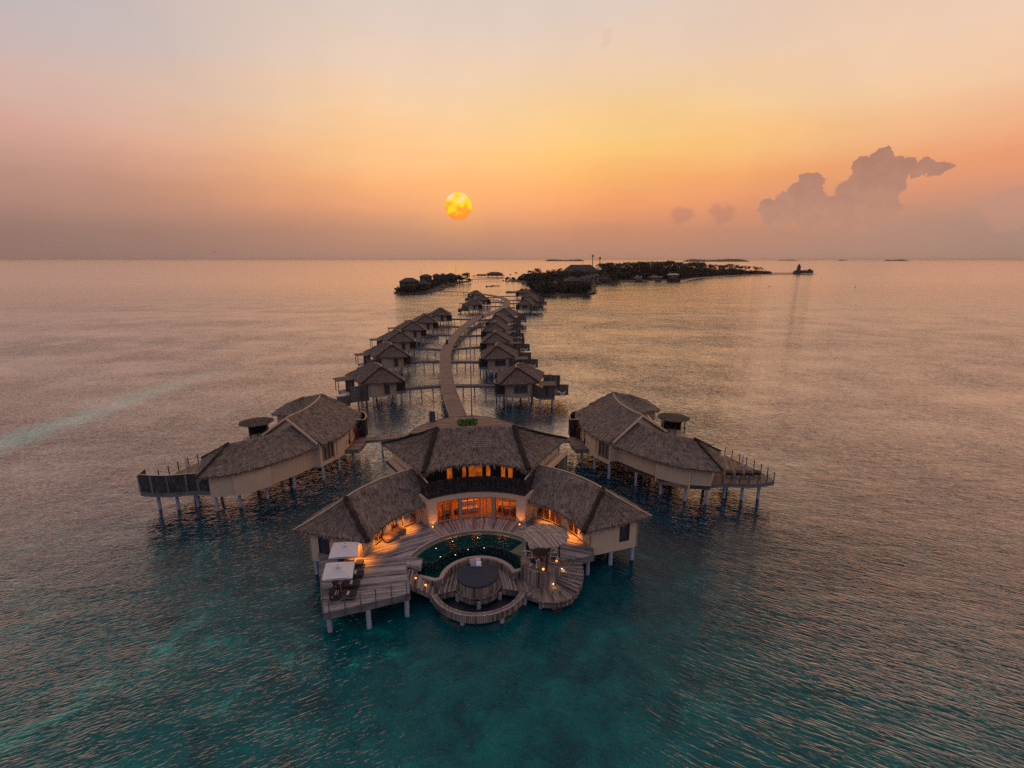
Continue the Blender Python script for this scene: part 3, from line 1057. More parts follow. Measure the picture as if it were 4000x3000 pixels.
# main roof
ez, rz_ = 8.0, 10.22
ridge = [pc(15.9, -15.6 + 31.2 * i / 16) + (rz_ + .02 * sin(pi * i / 16),) for i in range(17)]
front = [pc(10.55, -30.5 + 61 * i / 16) + (ez - .35 + .3 * sin(pi * i / 16),) for i in range(17)]
back = [pc(20.9, -31.5 + 63 * i / 16) + (ez - .35,) for i in range(17)]
roof = MB()
thatch(roof, ridge, front, sag=.15, tuft=24, fringe=18)
thatch(roof, ridge, back, sag=.1, tuft=4)
for k, s in ((0, -1), (-1, 1)):
    ap = Vector(ridge[k])
    el_ = [Vector(front[k]).lerp(Vector(back[k]), i / 10) + Vector((0, 0, .12 * sin(pi * i / 10))) for i in range(11)]
    thatch(roof, [ap + Vector((.001 * i, 0, 0)) for i in range(11)], el_, sag=.15, tuft=22, fringe=18)
ro = roof.build('main_roof', M['thatch'], villa)
for k in (0, -1):
    hip_roll(ridge[k], front[k], ro, .24, sag=.12)
    hip_roll(ridge[k], back[k], ro, .15, sag=.08)
# worn courses where the straw has thinned on the front slope
mb = MB()
for row in range(5):
    rr = 14.0 - row * .27
    for i in range(30):
        a = -7.5 + row * 1.0 + 14. * i / 30
        if random.random() < .3 or a > 7.2 - row * .6:
            continue
        t = (15.9 - rr) / (15.9 - 10.55)
        z = rz_ + .02 + (ez - .05 - rz_ - .02) * t - .15 * 4 * t * (1 - t) + .085
        p, q = pc(rr, a), pc(rr, a + .33)
        mb.face([(p[0], p[1], z), (q[0], q[1], z), (q[0] * .99, q[1] - .08, z - .025), (p[0] * .99, p[1] - .08, z - .025)])
mb.build('worn_courses', M['worn'], ro)
for a, r in ((-74, 15.6), (74, 15.6), (-74, 13.2), (74, 13.2), (-62, 15.4), (62, 15.4), (-48, 15.4), (48, 15.4), (-36, 15.4), (36, 15.4), (-30, 19), (30, 19), (-10, 19), (10, 19)):
    p = pc(r, a)
    pile_at(p[0], p[1], 1.55, villa, .2)


# ------------------------------------------------------------------ pool deck
deck = thing('pool_deck', 'grey weathered timber deck wrapped around the pool in front of the large villa', 'deck', (0, 40, D0))
FL, FRt = (-11.8, 33.6), (-5.55, 35.55)
left = [FL, FRt, (-6.25, 39.25), (-5.1, 38.95), (-5.1, 40.1), (-6.5, 40.62)]
mb = MB()
mb.prism(left + [pc(10.68, -75), (-14.6, 42.0)], D0 - .12, D0)
mb.build('decking', M['deck'], deck, uvf=lambda c, n: (c[1] - .09 * c[0], c[0]))
mb = MB()
mb.prism(arc(6.85, -69.3, -31.8, 16) + arc(10.68, -31.8, -75, 18), D0 - .12, D0 - .004)
mb.build('decking', M['deck'], deck, uvf=lambda c, n: (c[1] * .9 - c[0] * .42, c[0] * .9 + c[1] * .42))
mb = MB()
ring_quads(mb, 6.85, 9.35, -31.8, 31.8, D0 - .12, D0, 40, across='a')
mb.build('decking', M['deck'], deck)
mb = MB()
mb.prism(arc(6.85, 31.8, 46, 8) + [(4.0, 40.55), (5.6, 41.0), (7.3, 40.0), (7.45, 39.2), (9.2, 39.25), (10.55, 39.7), pc(10.95, 76.5)] + arc(10.68, 75, 31.8, 20), D0 - .12, D0 - .004)
mb.build('decking', M['deck'], deck, uvf=lambda c, n: (c[1] * .9 + c[0] * .42, c[0] * .9 - c[1] * .42))
mb = MB()
for a, b in ((FL, FRt), (FRt, (-6.25, 39.25)), (FL, (-14.6, 42.0)), ((9.2, 39.25), (10.55, 39.7)), ((10.55, 39.7), (10.7, 41.2))):
    mb = MB()
    for k, (z0, z1) in enumerate(((D0 - .2, D0 + .012), (D0 - .4, D0 - .2), (D0 - .62, D0 - .4))):
        o = .02 * k
        mb.bar((a[0], a[1] - .03 + o, (z0 + z1) / 2), (b[0], b[1] - .03 + o, (z0 + z1) / 2), .1, z1 - z0)
    mb.build('fascia', M['fascia'], deck, uvf=lambda c, n: (c[2], c[0] + c[1]))
mb = MB()
mb.prism([(-6.35, 39.45), (-5.0, 38.85), (-4.95, 40.2), (-6.5, 40.72)], D0 - .35, D0 + .06)
mb.build('pool_end_box', M['deck'], deck, uvf=lambda c, n: (c[1] if abs(n.z) > .7 else c[2], c[0]))
for x, y in ((-11.75, 34.6), (-8.75, 34.75), (-5.9, 35.9), (-13.2, 39.0), (-9.0, 39.5), (10.15, 40.3), (-6.2, 44), (6.2, 44), (0, 46)):
    pile_at(x, y, D0 - .13, deck, .2)

# rope fence along the deck edge
fence = thing('rope_fence', 'grey post and rope fence along the front edge of the pool deck', 'fence', (-8.7, 34.4, D0))
pts = [(-11.35, 33.62), (-10.25, 33.98), (-9.15, 34.32), (-8.05, 34.67), (-6.9, 35.03), (-5.75, 35.4)]
lef_ = [(-11.9, 33.75), (-12.35, 35.2), (-12.85, 36.7), (-13.35, 38.3), (-13.9, 40.0)]
for x, y in pts + lef_:
    mb = MB()
    mb.box((x, y, D0 + .3), (.085, .085, 1.75), .3)
    mb.build('post', M['steel'], fence)


def ropes(line, parent, z0=D0, cross=True):
    mb_ = MB()
    for a, b in zip(line[:-1], line[1:]):
        for (za, zb, sg) in ((1.1, 1.1, .28), (.15, 1.1, .1), (.62, .62, .22)):
            mb_.tube([(a[0] + (b[0] - a[0]) * i / 8, a[1] + (b[1] - a[1]) * i / 8, z0 + za + (zb - za) * i / 8 - sg * 4 * (i / 8) * (1 - i / 8)) for i in range(9)], .018, 4, False)
    return mb_.build('rope', M['rope'], parent)


ropes(pts, fence)
ropes(lef_, fence)

# ------------------------------------------------------------------ pool
pool = thing('swimming_pool', 'dark green crescent pool with mosaic infinity edge set into the timber deck', 'pool', (0, 42, 1.5))
rim_in = arc(4.25, 46, -63, 30)
mb = MB()
mb.face([(x, y, 2.27) for x, y in (arc(6.2, -70, 46, 40) + rim_in + [(-5.1, 39.86), (-5.1, 40.15)])[::-1]])
mb.build('water', M['pool'], pool)
mb = MB()
polar_prism(mb, 6.2, 6.62, -69.5, 46, 1.6, 2.285, 40)
mb.build('underwater_step', M['step'], pool)
mb = MB()
polar_prism(mb, 6.621, 6.68, -69.5, 46, 1.6, 2.28, 40)
mb.build('back_wall', M['mosaic'], pool)
mb = MB()
polar_prism(mb, 6.68, 6.86, -70, 46, 2.1, D0 + .02, 40)
mb.build('coping', M['curb'], pool)
mb = MB()
polar_prism(mb, 4.12, 4.25, -63, 76, 1.0, 2.3, 40)
mb.wall([(-5.12, 39.84), pc(4.25, -63)], 1.0, 2.3, .12, -1)
mb.build('infinity_edge', M['mosaic'], pool, uvf=lambda c, n: ((math.atan2(c[0], c[1] - 38) * 4.2, c[2]) if abs(n.z) < .7 else (c[0], c[1])))
mb = MB()
mb.prism([(2.95, 40.88), (4.5, 42.5), (5.4, 41.6), (4.2, 39.85)], 1.6, 2.34)
mb.build('stone_ledge', M['step'], pool)
mb = MB()
mb.face([(x, y, 1.32) for x, y in (arc(4.12, -63, 76, 30) + arc(3.4, 76, -80, 30) + [(-5.2, 39.1), (-5.12, 39.8)])[::-1]])
mb.build('overflow_water', M['pool'], pool)
for px, py, z in ((-3.9, 42.0, 2.29), (-2.4, 43.1, 2.29), (.0, 43.6, 2.29), (-2.05, 40.8, 2.29), (-.9, 41.6, 2.29), (.6, 41.75, 2.29), (-3.4, 40.6, 2.29)):
    mb = MB()
    mb.lathe((px, py, z), [(.035, 0), (.035, .015), (0, .02)], 8)
    mb.build('pool_light', M['poollight'], pool)

# ------------------------------------------------------------------ the sunken terrace in front of the pool
terr = thing('sunken_terrace', 'sunken round timber terrace with stone rim below the infinity pool', 'terrace', (0, 38, .5))
CURB = [(-5.25, 39.0), (-3.75, 38.32)] + arc(3.42, -84, 62, 30) + [(3.25, 39.05), (3.95, 39.25)]
inn = [(3.95, 38.9), (3.0, 38.62)] + arc(3.05, 74, -84, 30)[1:] + [(-3.4, 38.1), (-3.75, 37.95), (-5.25, 38.65)]
mb = MB()
mb.prism(CURB + inn, 1.1, 1.72)
mb.build('stone_rim', M['curb'], terr)
bowl = [(-5.25, 38.63), (-3.75, 37.93), (-3.38, 38.08)] + arc(3.03, -84, 74, 30)[1:-1] + [(2.95, 38.6), (3.95, 38.85)]
mb = MB()
mb.wall(bowl, .9, 1.66, .06, -1)
mb.build('bowl_wall', M['oldwood'], terr, uvf=lambda c, n: (math.atan2(c[0], c[1] - 37.2) * 3., c[2]))
rimline = [(-3.85, 36.82), (-1.78, 37.45)] + [(1.98 * cos(R(a)) - .05, 38.08 + 1.98 * sin(R(a))) for a in range(202, 340, 8)] + [(1.75, 37.42), (4.05, 36.62)]
mb = MB()
mb.prism(rimline + [(4.9, 37.6), (3.95, 38.87)] + bowl[::-1][1:-2] + [(-3.85, 37.9)], .9, 1.0)
mb.build('terrace_floor', M['oldwood'], terr, uvf=lambda c, n: (c[0] + .12 * (c[1] - 38) * (1 if c[0] > 0 else -1), c[1]))
mb = MB()
mb.wall(rimline, .5, 1.1, .1, 1)
mb.build('rim_board', M['oldwood'], terr)
ring = [(4.22 * sin(R(a)) + .05, 38 + 4.22 * cos(R(a))) for a in range(112, 256, 4)]
ringi = [(3.7 * sin(R(a)) + .05, 38 + 3.7 * cos(R(a))) for a in range(112, 256, 4)]
mb = MB()
ring_quads(mb, 3.7, 4.22, 112, 252, .62, 1.22, 40, (.05, 38.))
mb.build('ring_beam', M['oldwood'], terr)
mb = MB()
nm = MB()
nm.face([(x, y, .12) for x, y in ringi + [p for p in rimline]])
nm.build('water_shade_sheet', M['watershade'], terr)  # dark sheet added above the water; its colour stands for shade and dark reflections
for rr in (3.78, 4.14):
    mb.wall([(rr * sin(R(a)) + .05, 38 + rr * cos(R(a))) for a in range(112, 256, 4)], 1.224, 1.28, .09, 1)
mb.build('ring_edge', M['deck'], terr)
for x, y, z in ((-1.35, 34.55, .62), (1.85, 34.55, .62), (-1.8, 37.35, .9), (1.8, 37.3, .9), (0, 36.25, .9), (-4.0, 37.6, .9), (3.9, 36.6, .7)):
    pile_at(x, y, z, terr, .19)

# steps down from the deck on the left
steps = thing('deck_steps', 'broad flight of grey timber steps from the deck down to the round terrace', 'stairs', (-4.7, 37.8, 1.))
n = 6
for i in range(n):
    x0 = -6.05 + i * .38
    z = 2.22 - i * .205
    mb = MB()
    yb = 39.2 - .33 * (x0 + 6.05) - .14
    mb.prism([(x0, 36.95 - .03 * i), (x0 + .42, 36.95 - .03 * i), (x0 + .42, yb - .13), (x0, yb)], z - .16, z)
    mb.build('tread', M['oldwood'], steps, uvf=lambda c, n_: (c[0], c[1]) if abs(n_.z) > .7 else (c[0] + c[1], c[2]))
mb = MB()
mb.wall([(-6.05, 39.0), (-5.3, 38.68)], .9, 2.2, .08, -1)
mb.bar((-5.85, 36.98, 1.9), (-3.85, 36.85, .85), .06, .3)
mb.build('stringer', M['oldwood'], steps)


def globe_lamp(x, y, z, label, r=.13, power=12.):
    t = thing('globe_lamp', label, 'lamp', (x, y, z), 0, 'orange globe lamps around the pool')
    b = MB()
    b.lathe((x, y, z), [(r * .6, 0), (r * .6, .05), (r * .3, .06)], 10)
    b.build('lamp_base', M['darkframe'], t)
    g = MB()
    g.lathe((x, y, z + .05 + r), [(r * sin(pi * i / 8), -r * cos(pi * i / 8)) for i in range(9)], 12)
    g.build('globe', M['lamp'], t, smooth=True)
    return t


def lamp(x, y, z, power, rad=.1, colour=(1., .31, .035)):
    l = bpy.data.lights.new('warm_lamp', 'POINT')
    l.energy = power
    l.color = colour
    l.shadow_soft_size = rad
    o = bpy.data.objects.new('warm_lamp', l)
    C.objects.link(o)
    o.location = (x, y, z)
    return o


globe_lamp(-5.35, 38.0, 1.83, 'orange globe lamp on the upper timber steps left of the daybed', .1, 5)
globe_lamp(-4.5, 37.6, 1.42, 'orange globe lamp on the lower timber steps left of the daybed', .1, 5)
globe_lamp(-4.45, 45.55, D0, 'small orange globe lamp on the deck at the left end of the glass front', .08, 6)
globe_lamp(4.25, 45.35, D0, 'small orange globe lamp on the deck at the right end of the glass front', .08, 6)

# daybed
bed = thing('daybed', 'round daybed with dark navy mattress on a timber drum', 'daybed', (-.05, 38.05, 1.))
mb = MB()
mb.lathe((-.05, 38.05, 0), [(1.8, .95), (1.82, 1.95), (1.7, 1.98)], 48)
mb.build('timber_drum', M['oldwood'], bed, uvf=lambda c, n: (math.atan2(c[0] + .05, c[1] - 38.05) * 1.8, c[2]))
mb = MB()
mb.lathe((-.05, 38.05, 0), [(1.78, 1.96), (1.83, 2.02), (1.83, 2.1), (1.77, 2.17), (1.2, 2.19), (0, 2.2)], 48)
mb.build('mattress', M['navy'], bed, smooth=True)


def cushion(x, y, z, w_, h_, rz, tilt, m, label, group=None, name='cushion'):
    mb_ = MB()
    N = 6
    for sgn in (1, -1):
        for i in range(N):
            for j in range(N):
                q = []
                for a, b in ((i, j), (i + 1, j), (i + 1, j + 1), (i, j + 1)):
                    u_, v_ = a / N * 2 - 1, b / N * 2 - 1
                    bulge = .09 * (max(0, (1 - u_ ** 4) * (1 - v_ ** 4))) ** .5
                    px, pz = u_ * w_ / 2 * (1 - .06 * (1 - abs(v_))), v_ * h_ / 2 * (1 - .06 * (1 - abs(u_)))
                    py = sgn * bulge
                    py, pz = py * cos(tilt) - pz * sin(tilt), py * sin(tilt) + pz * cos(tilt)
                    q.append((x + px * cos(rz) - py * sin(rz), y + px * sin(rz) + py * cos(rz), z + pz))
                mb_.face(q if sgn < 0 else q[::-1])
    o = mb_.build(name, m, None, loc=(x, y, z))
    return tag(o, label, 'cushion', group)


cushion(-.5, 39.45, 2.42, .52, .5, .05, -.5, M['rose'], 'pale rose cushion at the back left of the round daybed')
cushion(-.02, 39.5, 2.43, .52, .5, -.08, -.5, M['palecotton'], 'pale pink cushion at the back right of the round daybed')
cushion(-.72, 39.62, 2.4, .5, .46, .1, -.35, M['olive'], 'olive brown cushion half hidden behind the pale ones on the daybed')
cushion(-.42, 39.12, 2.36, .5, .42, .12, -.7, M['paleblue'], 'blue grey cushion leaning in front on the round daybed')
cushion(.05, 39.16, 2.36, .5, .44, -.06, -.7, M['white'], 'whitish grey cushion leaning in front at the right on the daybed')

# ------------------------------------------------------------------ gazebo, stair and platform
GX, GY = 5.62, 39.2
gaz = thing('gazebo', 'round gazebo with a herringbone branch roof on dark posts beside the pool', 'gazebo', (GX, GY, .9))
mb = MB()
mb.lathe((GX, GY, 0), [(1.84, .6), (1.84, D0 + .02), (1.76, D0 + .03), (1.76, D0 - .02)], 48)
mb.build('timber_drum', M['oldwood'], gaz, uvf=lambda c, n: (math.atan2(c[0] - GX, c[1] - GY) * 1.84, c[2]))
mb = MB()
mb.face([(GX + 1.78 * cos(2 * pi * i / 40), GY + 1.78 * sin(2 * pi * i / 40), D0 + .004) for i in range(40)])
mb.build('floor_boards', M['oldwood'], gaz, uvf=lambda c, n: (c[0] * .5 + c[1] * .87, c[0] * .87 - c[1] * .5))
RC = (5.95, 39.0)
for x, y in ((5.87, 37.62), (4.42, 40.05), (7.3, 39.6), (6.2, 40.75)):
    mb = MB()
    mb.tube([(x, y, D0 - .2), (x + .02, y, 3.6), (x, y + .02, 4.95)], [.1, .095, .09], 10)
    mb.build('post', M['darkframe'], gaz)
roofm = MB()
SEC = [(95, 5), (5, -28), (-28, -88), (-88, -160), (-160, -232), (-232, -265)]
for a1, a0 in SEC:
    am = R((a0 + a1) / 2)
    n = max(3, int((a1 - a0) / 8))
    # split sticks laid side by side along each sector, ragged at the rim
    wdt = .085
    tang = Vector((-sin(am), cos(am), 0))
    axis = Vector((cos(am), sin(am), 0))
    half = 1.95 * sin(R((a1 - a0) / 2))
    k = -half
    while k < half:
        # stick at lateral offset k, running outwards from the sector's edge
        lat = k + wdt / 2
        inner_d = abs(lat) / math.tan(R((a1 - a0) / 2))
        outer_d = math.sqrt(max(1.95 ** 2 - lat * lat, .01)) + random.uniform(-.06, .1)
        if outer_d > inner_d + .05:
            def zz(p):
                return 5.3 - .33 * (p.length / 1.95) ** 1.15
            p0, p1 = axis * inner_d + tang * lat, axis * outer_d + tang * lat
            j = random.uniform(-.012, .02)
            roofm.bar((RC[0] + p0.x, RC[1] + p0.y, zz(p0) + j), (RC[0] + p1.x, RC[1] + p1.y, zz(p1) + j), wdt * random.uniform(.75, 1.), random.uniform(.05, .085))
        k += wdt
ro = roofm.build('roof', M['twig'], gaz, uvf=lambda c, n: ((c[0] * 7 + c[1] * 3) * .37, c[0] + c[1]))
mb = MB()
for a1, a0 in SEC:
    p = (RC[0] + 1.95 * cos(R(a1)), RC[1] + 1.95 * sin(R(a1)))
    mb.bar((RC[0], RC[1], 5.34), (p[0], p[1], 5.02), .06, .06)
mb.build('roof_rib', M['frame'], ro)
mb = MB()
mb.lathe((RC[0], RC[1], 0), [(1.8, 4.9), (1.85, 4.95), (0, 5.2)], 32)
mb.build('roof_underside', M['darkframe'], ro)

stair = thing('spiral_stair', 'fan of grey timber steps curling down around the gazebo drum', 'stairs', (GX + 2.5, GY - 1.6, .9))
n = 10
for i in range(n):
    a1_, a0_ = 6 - i * 5.8, 6 - (i + 1) * 5.8
    z = 2.2 - i * .135
    mb = MB()
    ro_ = 3.66 + .03 * i
    poly = [(GX + r * cos(R(a)), GY + r * sin(R(a))) for r, a in ((1.86, a0_ - .6), (ro_, a0_ - .6), (ro_, a1_), (1.86, a1_))]
    mb.prism(poly, z - .12, z)
    am = R((a0_ + a1_) / 2)
    mb.build('tread', M['oldwood'], stair, uvf=lambda c, n_, am=am: (-sin(am) * c[0] + cos(am) * c[1], cos(am) * c[0] + sin(am) * c[1]) if abs(n_.z) > .7 else (c[0] + c[1], c[2]))
mb = MB()
for i in range(n):
    a1_, a0_ = 6 - i * 5.8, 6 - (i + 1) * 5.8
    z = 2.2 - i * .135
    mb.wall([(GX + (3.67 + .03 * i) * cos(R(a)), GY + (3.67 + .03 * i) * sin(R(a))) for a in (a0_ - .4, (a0_ + a1_) / 2, a1_)], z - .4, z - .004, .05, -1)
mb.build('stringer', M['oldwood'], stair, uvf=lambda c, n_: (math.atan2(c[0] - GX, c[1] - GY) * 3.7, c[2]))
plat = thing('swim_platform', 'low curved swim platform of fanned boards at the foot of the gazebo', 'platform', (GX, GY - 3, .6))
po = [(GX + r * cos(R(a)), GY + r * sin(R(a))) for r, a in ((3.97, -52), (4.05, -60), (4.05, -68), (4.0, -76), (3.9, -84), (3.78, -92), (3.72, -98))]
mb = MB()
ring_quads(mb, 1.87, 3.7, 140, 188, .78, .9, 14, (GX, GY), 'a')
mb.prism([(4.02, 36.5), (4.9, 35.95)] + po[::-1] + [(GX + 1.86 * cos(R(a)), GY + 1.86 * sin(R(a))) for a in range(-52, -136, -7)] + [(4.02, 37.4)], .77, .892)
mb.build('platform_boards', M['oldwood'], plat, uvf=lambda c, n: (math.atan2(c[0] - GX, c[1] - GY) * 3., math.hypot(c[0] - GX, c[1] - GY)))
mb = MB()
mb.wall(po, .42, .93, .07, -1)
mb.wall([po[-1], (4.95, 35.92), (4.02, 36.45)], .55, .93, .07, -1)
mb.build('fascia', M['oldwood'], plat, uvf=lambda c, n: (math.atan2(c[0] - GX, c[1] - GY) * 3.9, c[2]))
for x, y in ((5.2, 36.0), (7.6, 36.4), (6.3, 35.8)):
    pile_at(x, y, .78, plat, .15)
lad = thing('swim_ladder', 'dark steel swim ladder hooked over the low platform', 'ladder', (6.45, 35.3, .9))
for x in (6.13, 6.8):
    mb = MB()
    mb.tube(smooth_line([(x, 36.0, .9), (x, 35.98, 1.45), (x, 35.75, 1.72), (x, 35.42, 1.55), (x, 35.1, .9), (x, 35.0, -.9)], 4), .025, 6)
    mb.build('rail', M['darkframe'], lad)
for k in range(5):
    mb = MB()
    mb.box((6.465, 35.06 + .01 * k, .62 - k * .28), (.66, .12, .035))
    mb.build('rung', M['darkframe'], lad)


# table and chairs in the gazebo
tb = thing('round_table', 'round dark table under the branch roof of the gazebo', 'table', (5.5, 39.35, D0))
mb = MB()
mb.lathe((5.5, 39.35, D0), [(0, .7), (.68, .7), (.7, .73), (.68, .76), (0, .77)], 28)
mb.build('table_top', M['cushion'], tb)
mb = MB()
mb.lathe((5.5, 39.35, D0), [(.3, .005), (.28, .04), (.07, .08), (.06, .7)], 14)
mb.build('pedestal', M['darkframe'], tb)


def armchair(label):
    t = thing('armchair', label, 'chair', (0, 0, 0), 0, 'white framed armchairs in the gazebo')
    for s_ in (-1, 1):
        mb_ = MB()
        f_ = [(s_ * .3, -.3, 0), (s_ * .3, -.27, .62), (s_ * .3, .27, .66), (s_ * .3, .32, 0)]
        for a, b in ((f_[0], f_[1]), (f_[1], f_[2]), (f_[2], f_[3]), (f_[0], f_[3])):
            mb_.bar(a, b, .05, .05)
        mb_.bar((s_ * .3, .24, .4), (s_ * .3, .42, .92), .05, .05)
        mb_.build('side_frame', M['white'], t, local=True)
    mb_ = MB()
    mb_.box((0, 0, .42), (.56, .56, .1))
    mb_.build('seat', M['cushion'], t, local=True)
    mb_ = MB()
    mb_.bar((0, .27, .45), (0, .42, .92), .56, .07)
    mb_.build('backrest', M['cushion'], t, local=True)
    return t


ch = armchair('white framed armchair at the front left of the round gazebo table')
ch.location = (4.95, 38.45, D0)
ch.rotation_euler = (0, 0, R(150))
dup(ch, (6.75, 39.05, D0), R(-110), 'white framed armchair at the right of the round gazebo table, next to a glowing lantern')
dup(ch, (4.75, 39.95, D0), R(60), 'white framed armchair at the back left of the round gazebo table')
dup(ch, (6.55, 40.1, D0), R(-45), 'white framed armchair at the back right of the round gazebo table')
globe_lamp(6.95, 38.75, D0 + .03, 'glowing lantern on the gazebo floor beside the right armchair', .09, 3)
globe_lamp(5.6, 37.62, D0 + .03, 'glowing lantern at the foot of the front gazebo post', .1, 4)
for x, y, z in ((GX + 1.9 * cos(R(-63)), GY + 1.9 * sin(R(-63)), 1.15), (GX + 1.9 * cos(R(-20)), GY + 1.9 * sin(R(-20)), 1.9)):
    t = thing('step_light', 'small round step light set in the drum wall ' + ('above the swim platform' if z < 1.5 else 'beside the curling steps'), 'light', (x, y, z))
    mb = MB()
    mb.lathe((x, y, z), [(.045 * sin(pi * i / 6), -.045 * cos(pi * i / 6)) for i in range(7)], 10)
    mb.build('bulb', M['poollight'], t)
    lamp(x + .12 * (x - GX) / 1.9, y + .12 * (y - GY) / 1.9, z - .1, 2.5, .04, (1., .55, .25))


# parasols and loungers
def parasol(label, pole, apex, corners, yaw_):
    t = thing('parasol', label, 'parasol', (pole[0], pole[1], D0), 0, 'white square parasols on the pool deck')
    mb_ = MB()
    ax, ay, az_ = apex
    for i in range(4):
        a, b = Vector(corners[i]), Vector(corners[(i + 1) % 4])
        A = Vector(apex)
        for k in range(5):
            for j in range(4):
                def g(u_, v_):
                    p = A.lerp(a.lerp(b, u_), v_)
                    p.z -= .1 * sin(pi * v_) * (1 - abs(2 * u_ - 1) * .9) + .05 * sin(pi * u_) * v_ * -1
                    return p
                mb_.face([g(k / 5, j / 4), g(k / 5, (j + 1) / 4), g((k + 1) / 5, (j + 1) / 4), g((k + 1) / 5, j / 4)])
        mb_.face([a, b, b - Vector((0, 0, .1)), a - Vector((0, 0, .1))])
    mb_.build('canopy', M['canvas'], t)
    mb_ = MB()
    A = Vector(apex)
    q = [A.lerp(Vector(c), .16) + Vector((0, 0, .09)) for c in corners]
    for i in range(4):
        mb_.face([A + Vector((0, 0, .13)), q[i], q[(i + 1) % 4]])
    mb_.build('vent_cap', M['canvas'], t)
    mb_ = MB()
    mb_.tube([(pole[0], pole[1], D0), (ax, ay, az_ + .22)], .03, 8)
    mb_.build('pole', M['frame'], t)
    mb_ = MB()
    mb_.box((pole[0], pole[1], D0 + .04), (.5, .5, .07), .1)
    mb_.build('stand', M['steel'], t)
    mb_ = MB()
    for c in corners:
        mb_.bar(A - Vector((0, 0, .08)), Vector(c) - Vector((0, 0, .06)), .03, .03)
    mb_.build('ribs', M['frame'], t)


parasol('white square parasol nearest the deck corner, over the front sun loungers', (-11.0, 35.85), (-11.02, 35.6, 5.05), [(-9.72, 34.7, 4.6), (-10.0, 36.85, 4.6), (-12.3, 36.85, 4.6), (-12.0, 34.6, 4.6)], 0)
parasol('white square parasol close to the villa wing, behind the other parasol', (-11.2, 38.75), (-11.2, 38.7, 5.05), [(-10.0, 37.6, 4.6), (-10.3, 39.85, 4.6), (-12.5, 39.85, 4.6), (-12.3, 37.5, 4.6)], 0)


def lounger(label):
    t = thing('sun_lounger', label, 'sun lounger', (0, 0, 0), 0, 'dark sun loungers under the parasols')
    mb_ = MB()
    for s_ in (-1, 1):
        mb_.bar((-.95, s_ * .36, .26), (1.05, s_ * .36, .26), .06, .08)
    mb_.bar((1.04, -.38, .26), (1.04, .38, .26), .06, .08)
    mb_.build('frame', M['darkframe'], t, local=True)
    for sx, sy in ((-.8, 1), (-.8, -1), (.9, 1), (.9, -1)):
        mb_ = MB()
        mb_.box((sx, sy * .35, .12), (.06, .06, .24))
        mb_.build('leg', M['darkframe'], t, local=True)
    mb_ = MB()
    mb_.box((.37, 0, .37), (1.36, .74, .13))
    mb_.build('mattress', M['cushion'], t, local=True)
    mb_ = MB()
    mb_.bar((-.31, 0, .38), (-.98, 0, .84), .74, .12)
    mb_.build('backrest', M['cushion'], t, local=True)
    mb_ = MB()
    for z in (.0,):
        mb_.bar((-.98, -.3, .3), (-.98, .3, .3), .05, .5)
    mb_.build('back_support', M['frame'], t, local=True)
    mb_ = MB()
    mb_.bar((-.42, -.3, .56), (-.42, .3, .56), .3, .12)
    c = mb_.build('neck_pillow', M['cushion'], t, local=True)
    for k in (-1, 1):
        mb_ = MB()
        mb_.bar((-.42 + k * .09, -.3, .605), (-.42 + k * .09, .3, .605), .045, .05)
        mb_.build('stripe', M['rose'] if k > 0 else M['palecotton'], c, local=True)
    return t


def towel(x, y, z, rz, label):
    mb_ = MB()
    for k in (-1, 0, 1):
        cx, cy = x - sin(rz) * k * .15, y + cos(rz) * k * .15
        mb_.tube([(cx - cos(rz) * .08, cy - sin(rz) * .08, z + .06), (cx + cos(rz) * .08, cy + sin(rz) * .08, z + .06)], .075, 10)
    o = mb_.build('rolled_towels', M['palecotton'], None, loc=(x, y, z))
    tag(o, label, 'towels', 'rolled towels on the loungers')


lg = lounger('dark sun lounger nearest the rope fence on the pool deck')
LP = [(-10.72, 35.2, 4), (-10.78, 36.55, 3), (-10.75, 37.95, 2), (-11.1, 39.55, 2)]
lab = [None, 'second dark sun lounger from the rope fence, partly under the front parasol', 'third dark sun lounger from the rope fence, mostly hidden by the front parasol', 'dark sun lounger nearest the villa wing, lit orange from behind']
tl = ['nearest the rope fence', 'second from the rope fence', 'third from the rope fence', 'nearest the villa wing']
for i, (x, y, a) in enumerate(LP):
    if i == 0:
        lg.location, lg.rotation_euler = (x, y, D0), (0, 0, R(a))
    else:
        dup(lg, (x, y, D0), R(a), lab[i])
    towel(x + .42 * cos(R(a)), y + .42 * sin(R(a)), D0 + .435, R(a), 'pale rolled towels lying on the lounger ' + tl[i])


# beanbags by the left wing
def beanbag(x, y, sx, sy, sz, rz, label):
    mb_ = MB()
    n_, m_ = 16, 9
    rnd = random.Random(int(x * 10))
    G = []
    for i in range(m_ + 1):
        row = []
        for k in range(n_):
            th, ph = pi * i / m_, 2 * pi * k / n_
            rr = (abs(cos(ph)) ** 6 + abs(sin(ph)) ** 6) ** (-1 / 6)
            px, py, pz = sin(th) ** .45 * cos(ph) * rr * sx, sin(th) ** .45 * sin(ph) * rr * sy, (.5 - .5 * math.copysign(abs(cos(th)) ** .7, cos(th))) * sz
            w_ = 1 + rnd.uniform(-.03, .03)
            row.append((x + (px * cos(rz) - py * sin(rz)) * w_, y + (px * sin(rz) + py * cos(rz)) * w_, D0 + pz))
        G.append(row)
    for i in range(m_):
        for k in range(n_):
            j = (k + 1) % n_
            mb_.face([G[i][k], G[i][j], G[i + 1][j], G[i + 1][k]])
    o = mb_.build('beanbag', M['beanbag'], None, loc=(x, y, D0))
    tag(o, label, 'beanbag')


beanbag(-8.35, 43.75, .72, .58, .55, .75, 'large brown square beanbag nearer the orange glow by the left wing')
beanbag(-7.65, 44.75, .62, .5, .6, .6, 'smaller brown beanbag tucked behind the large one by the left wing')

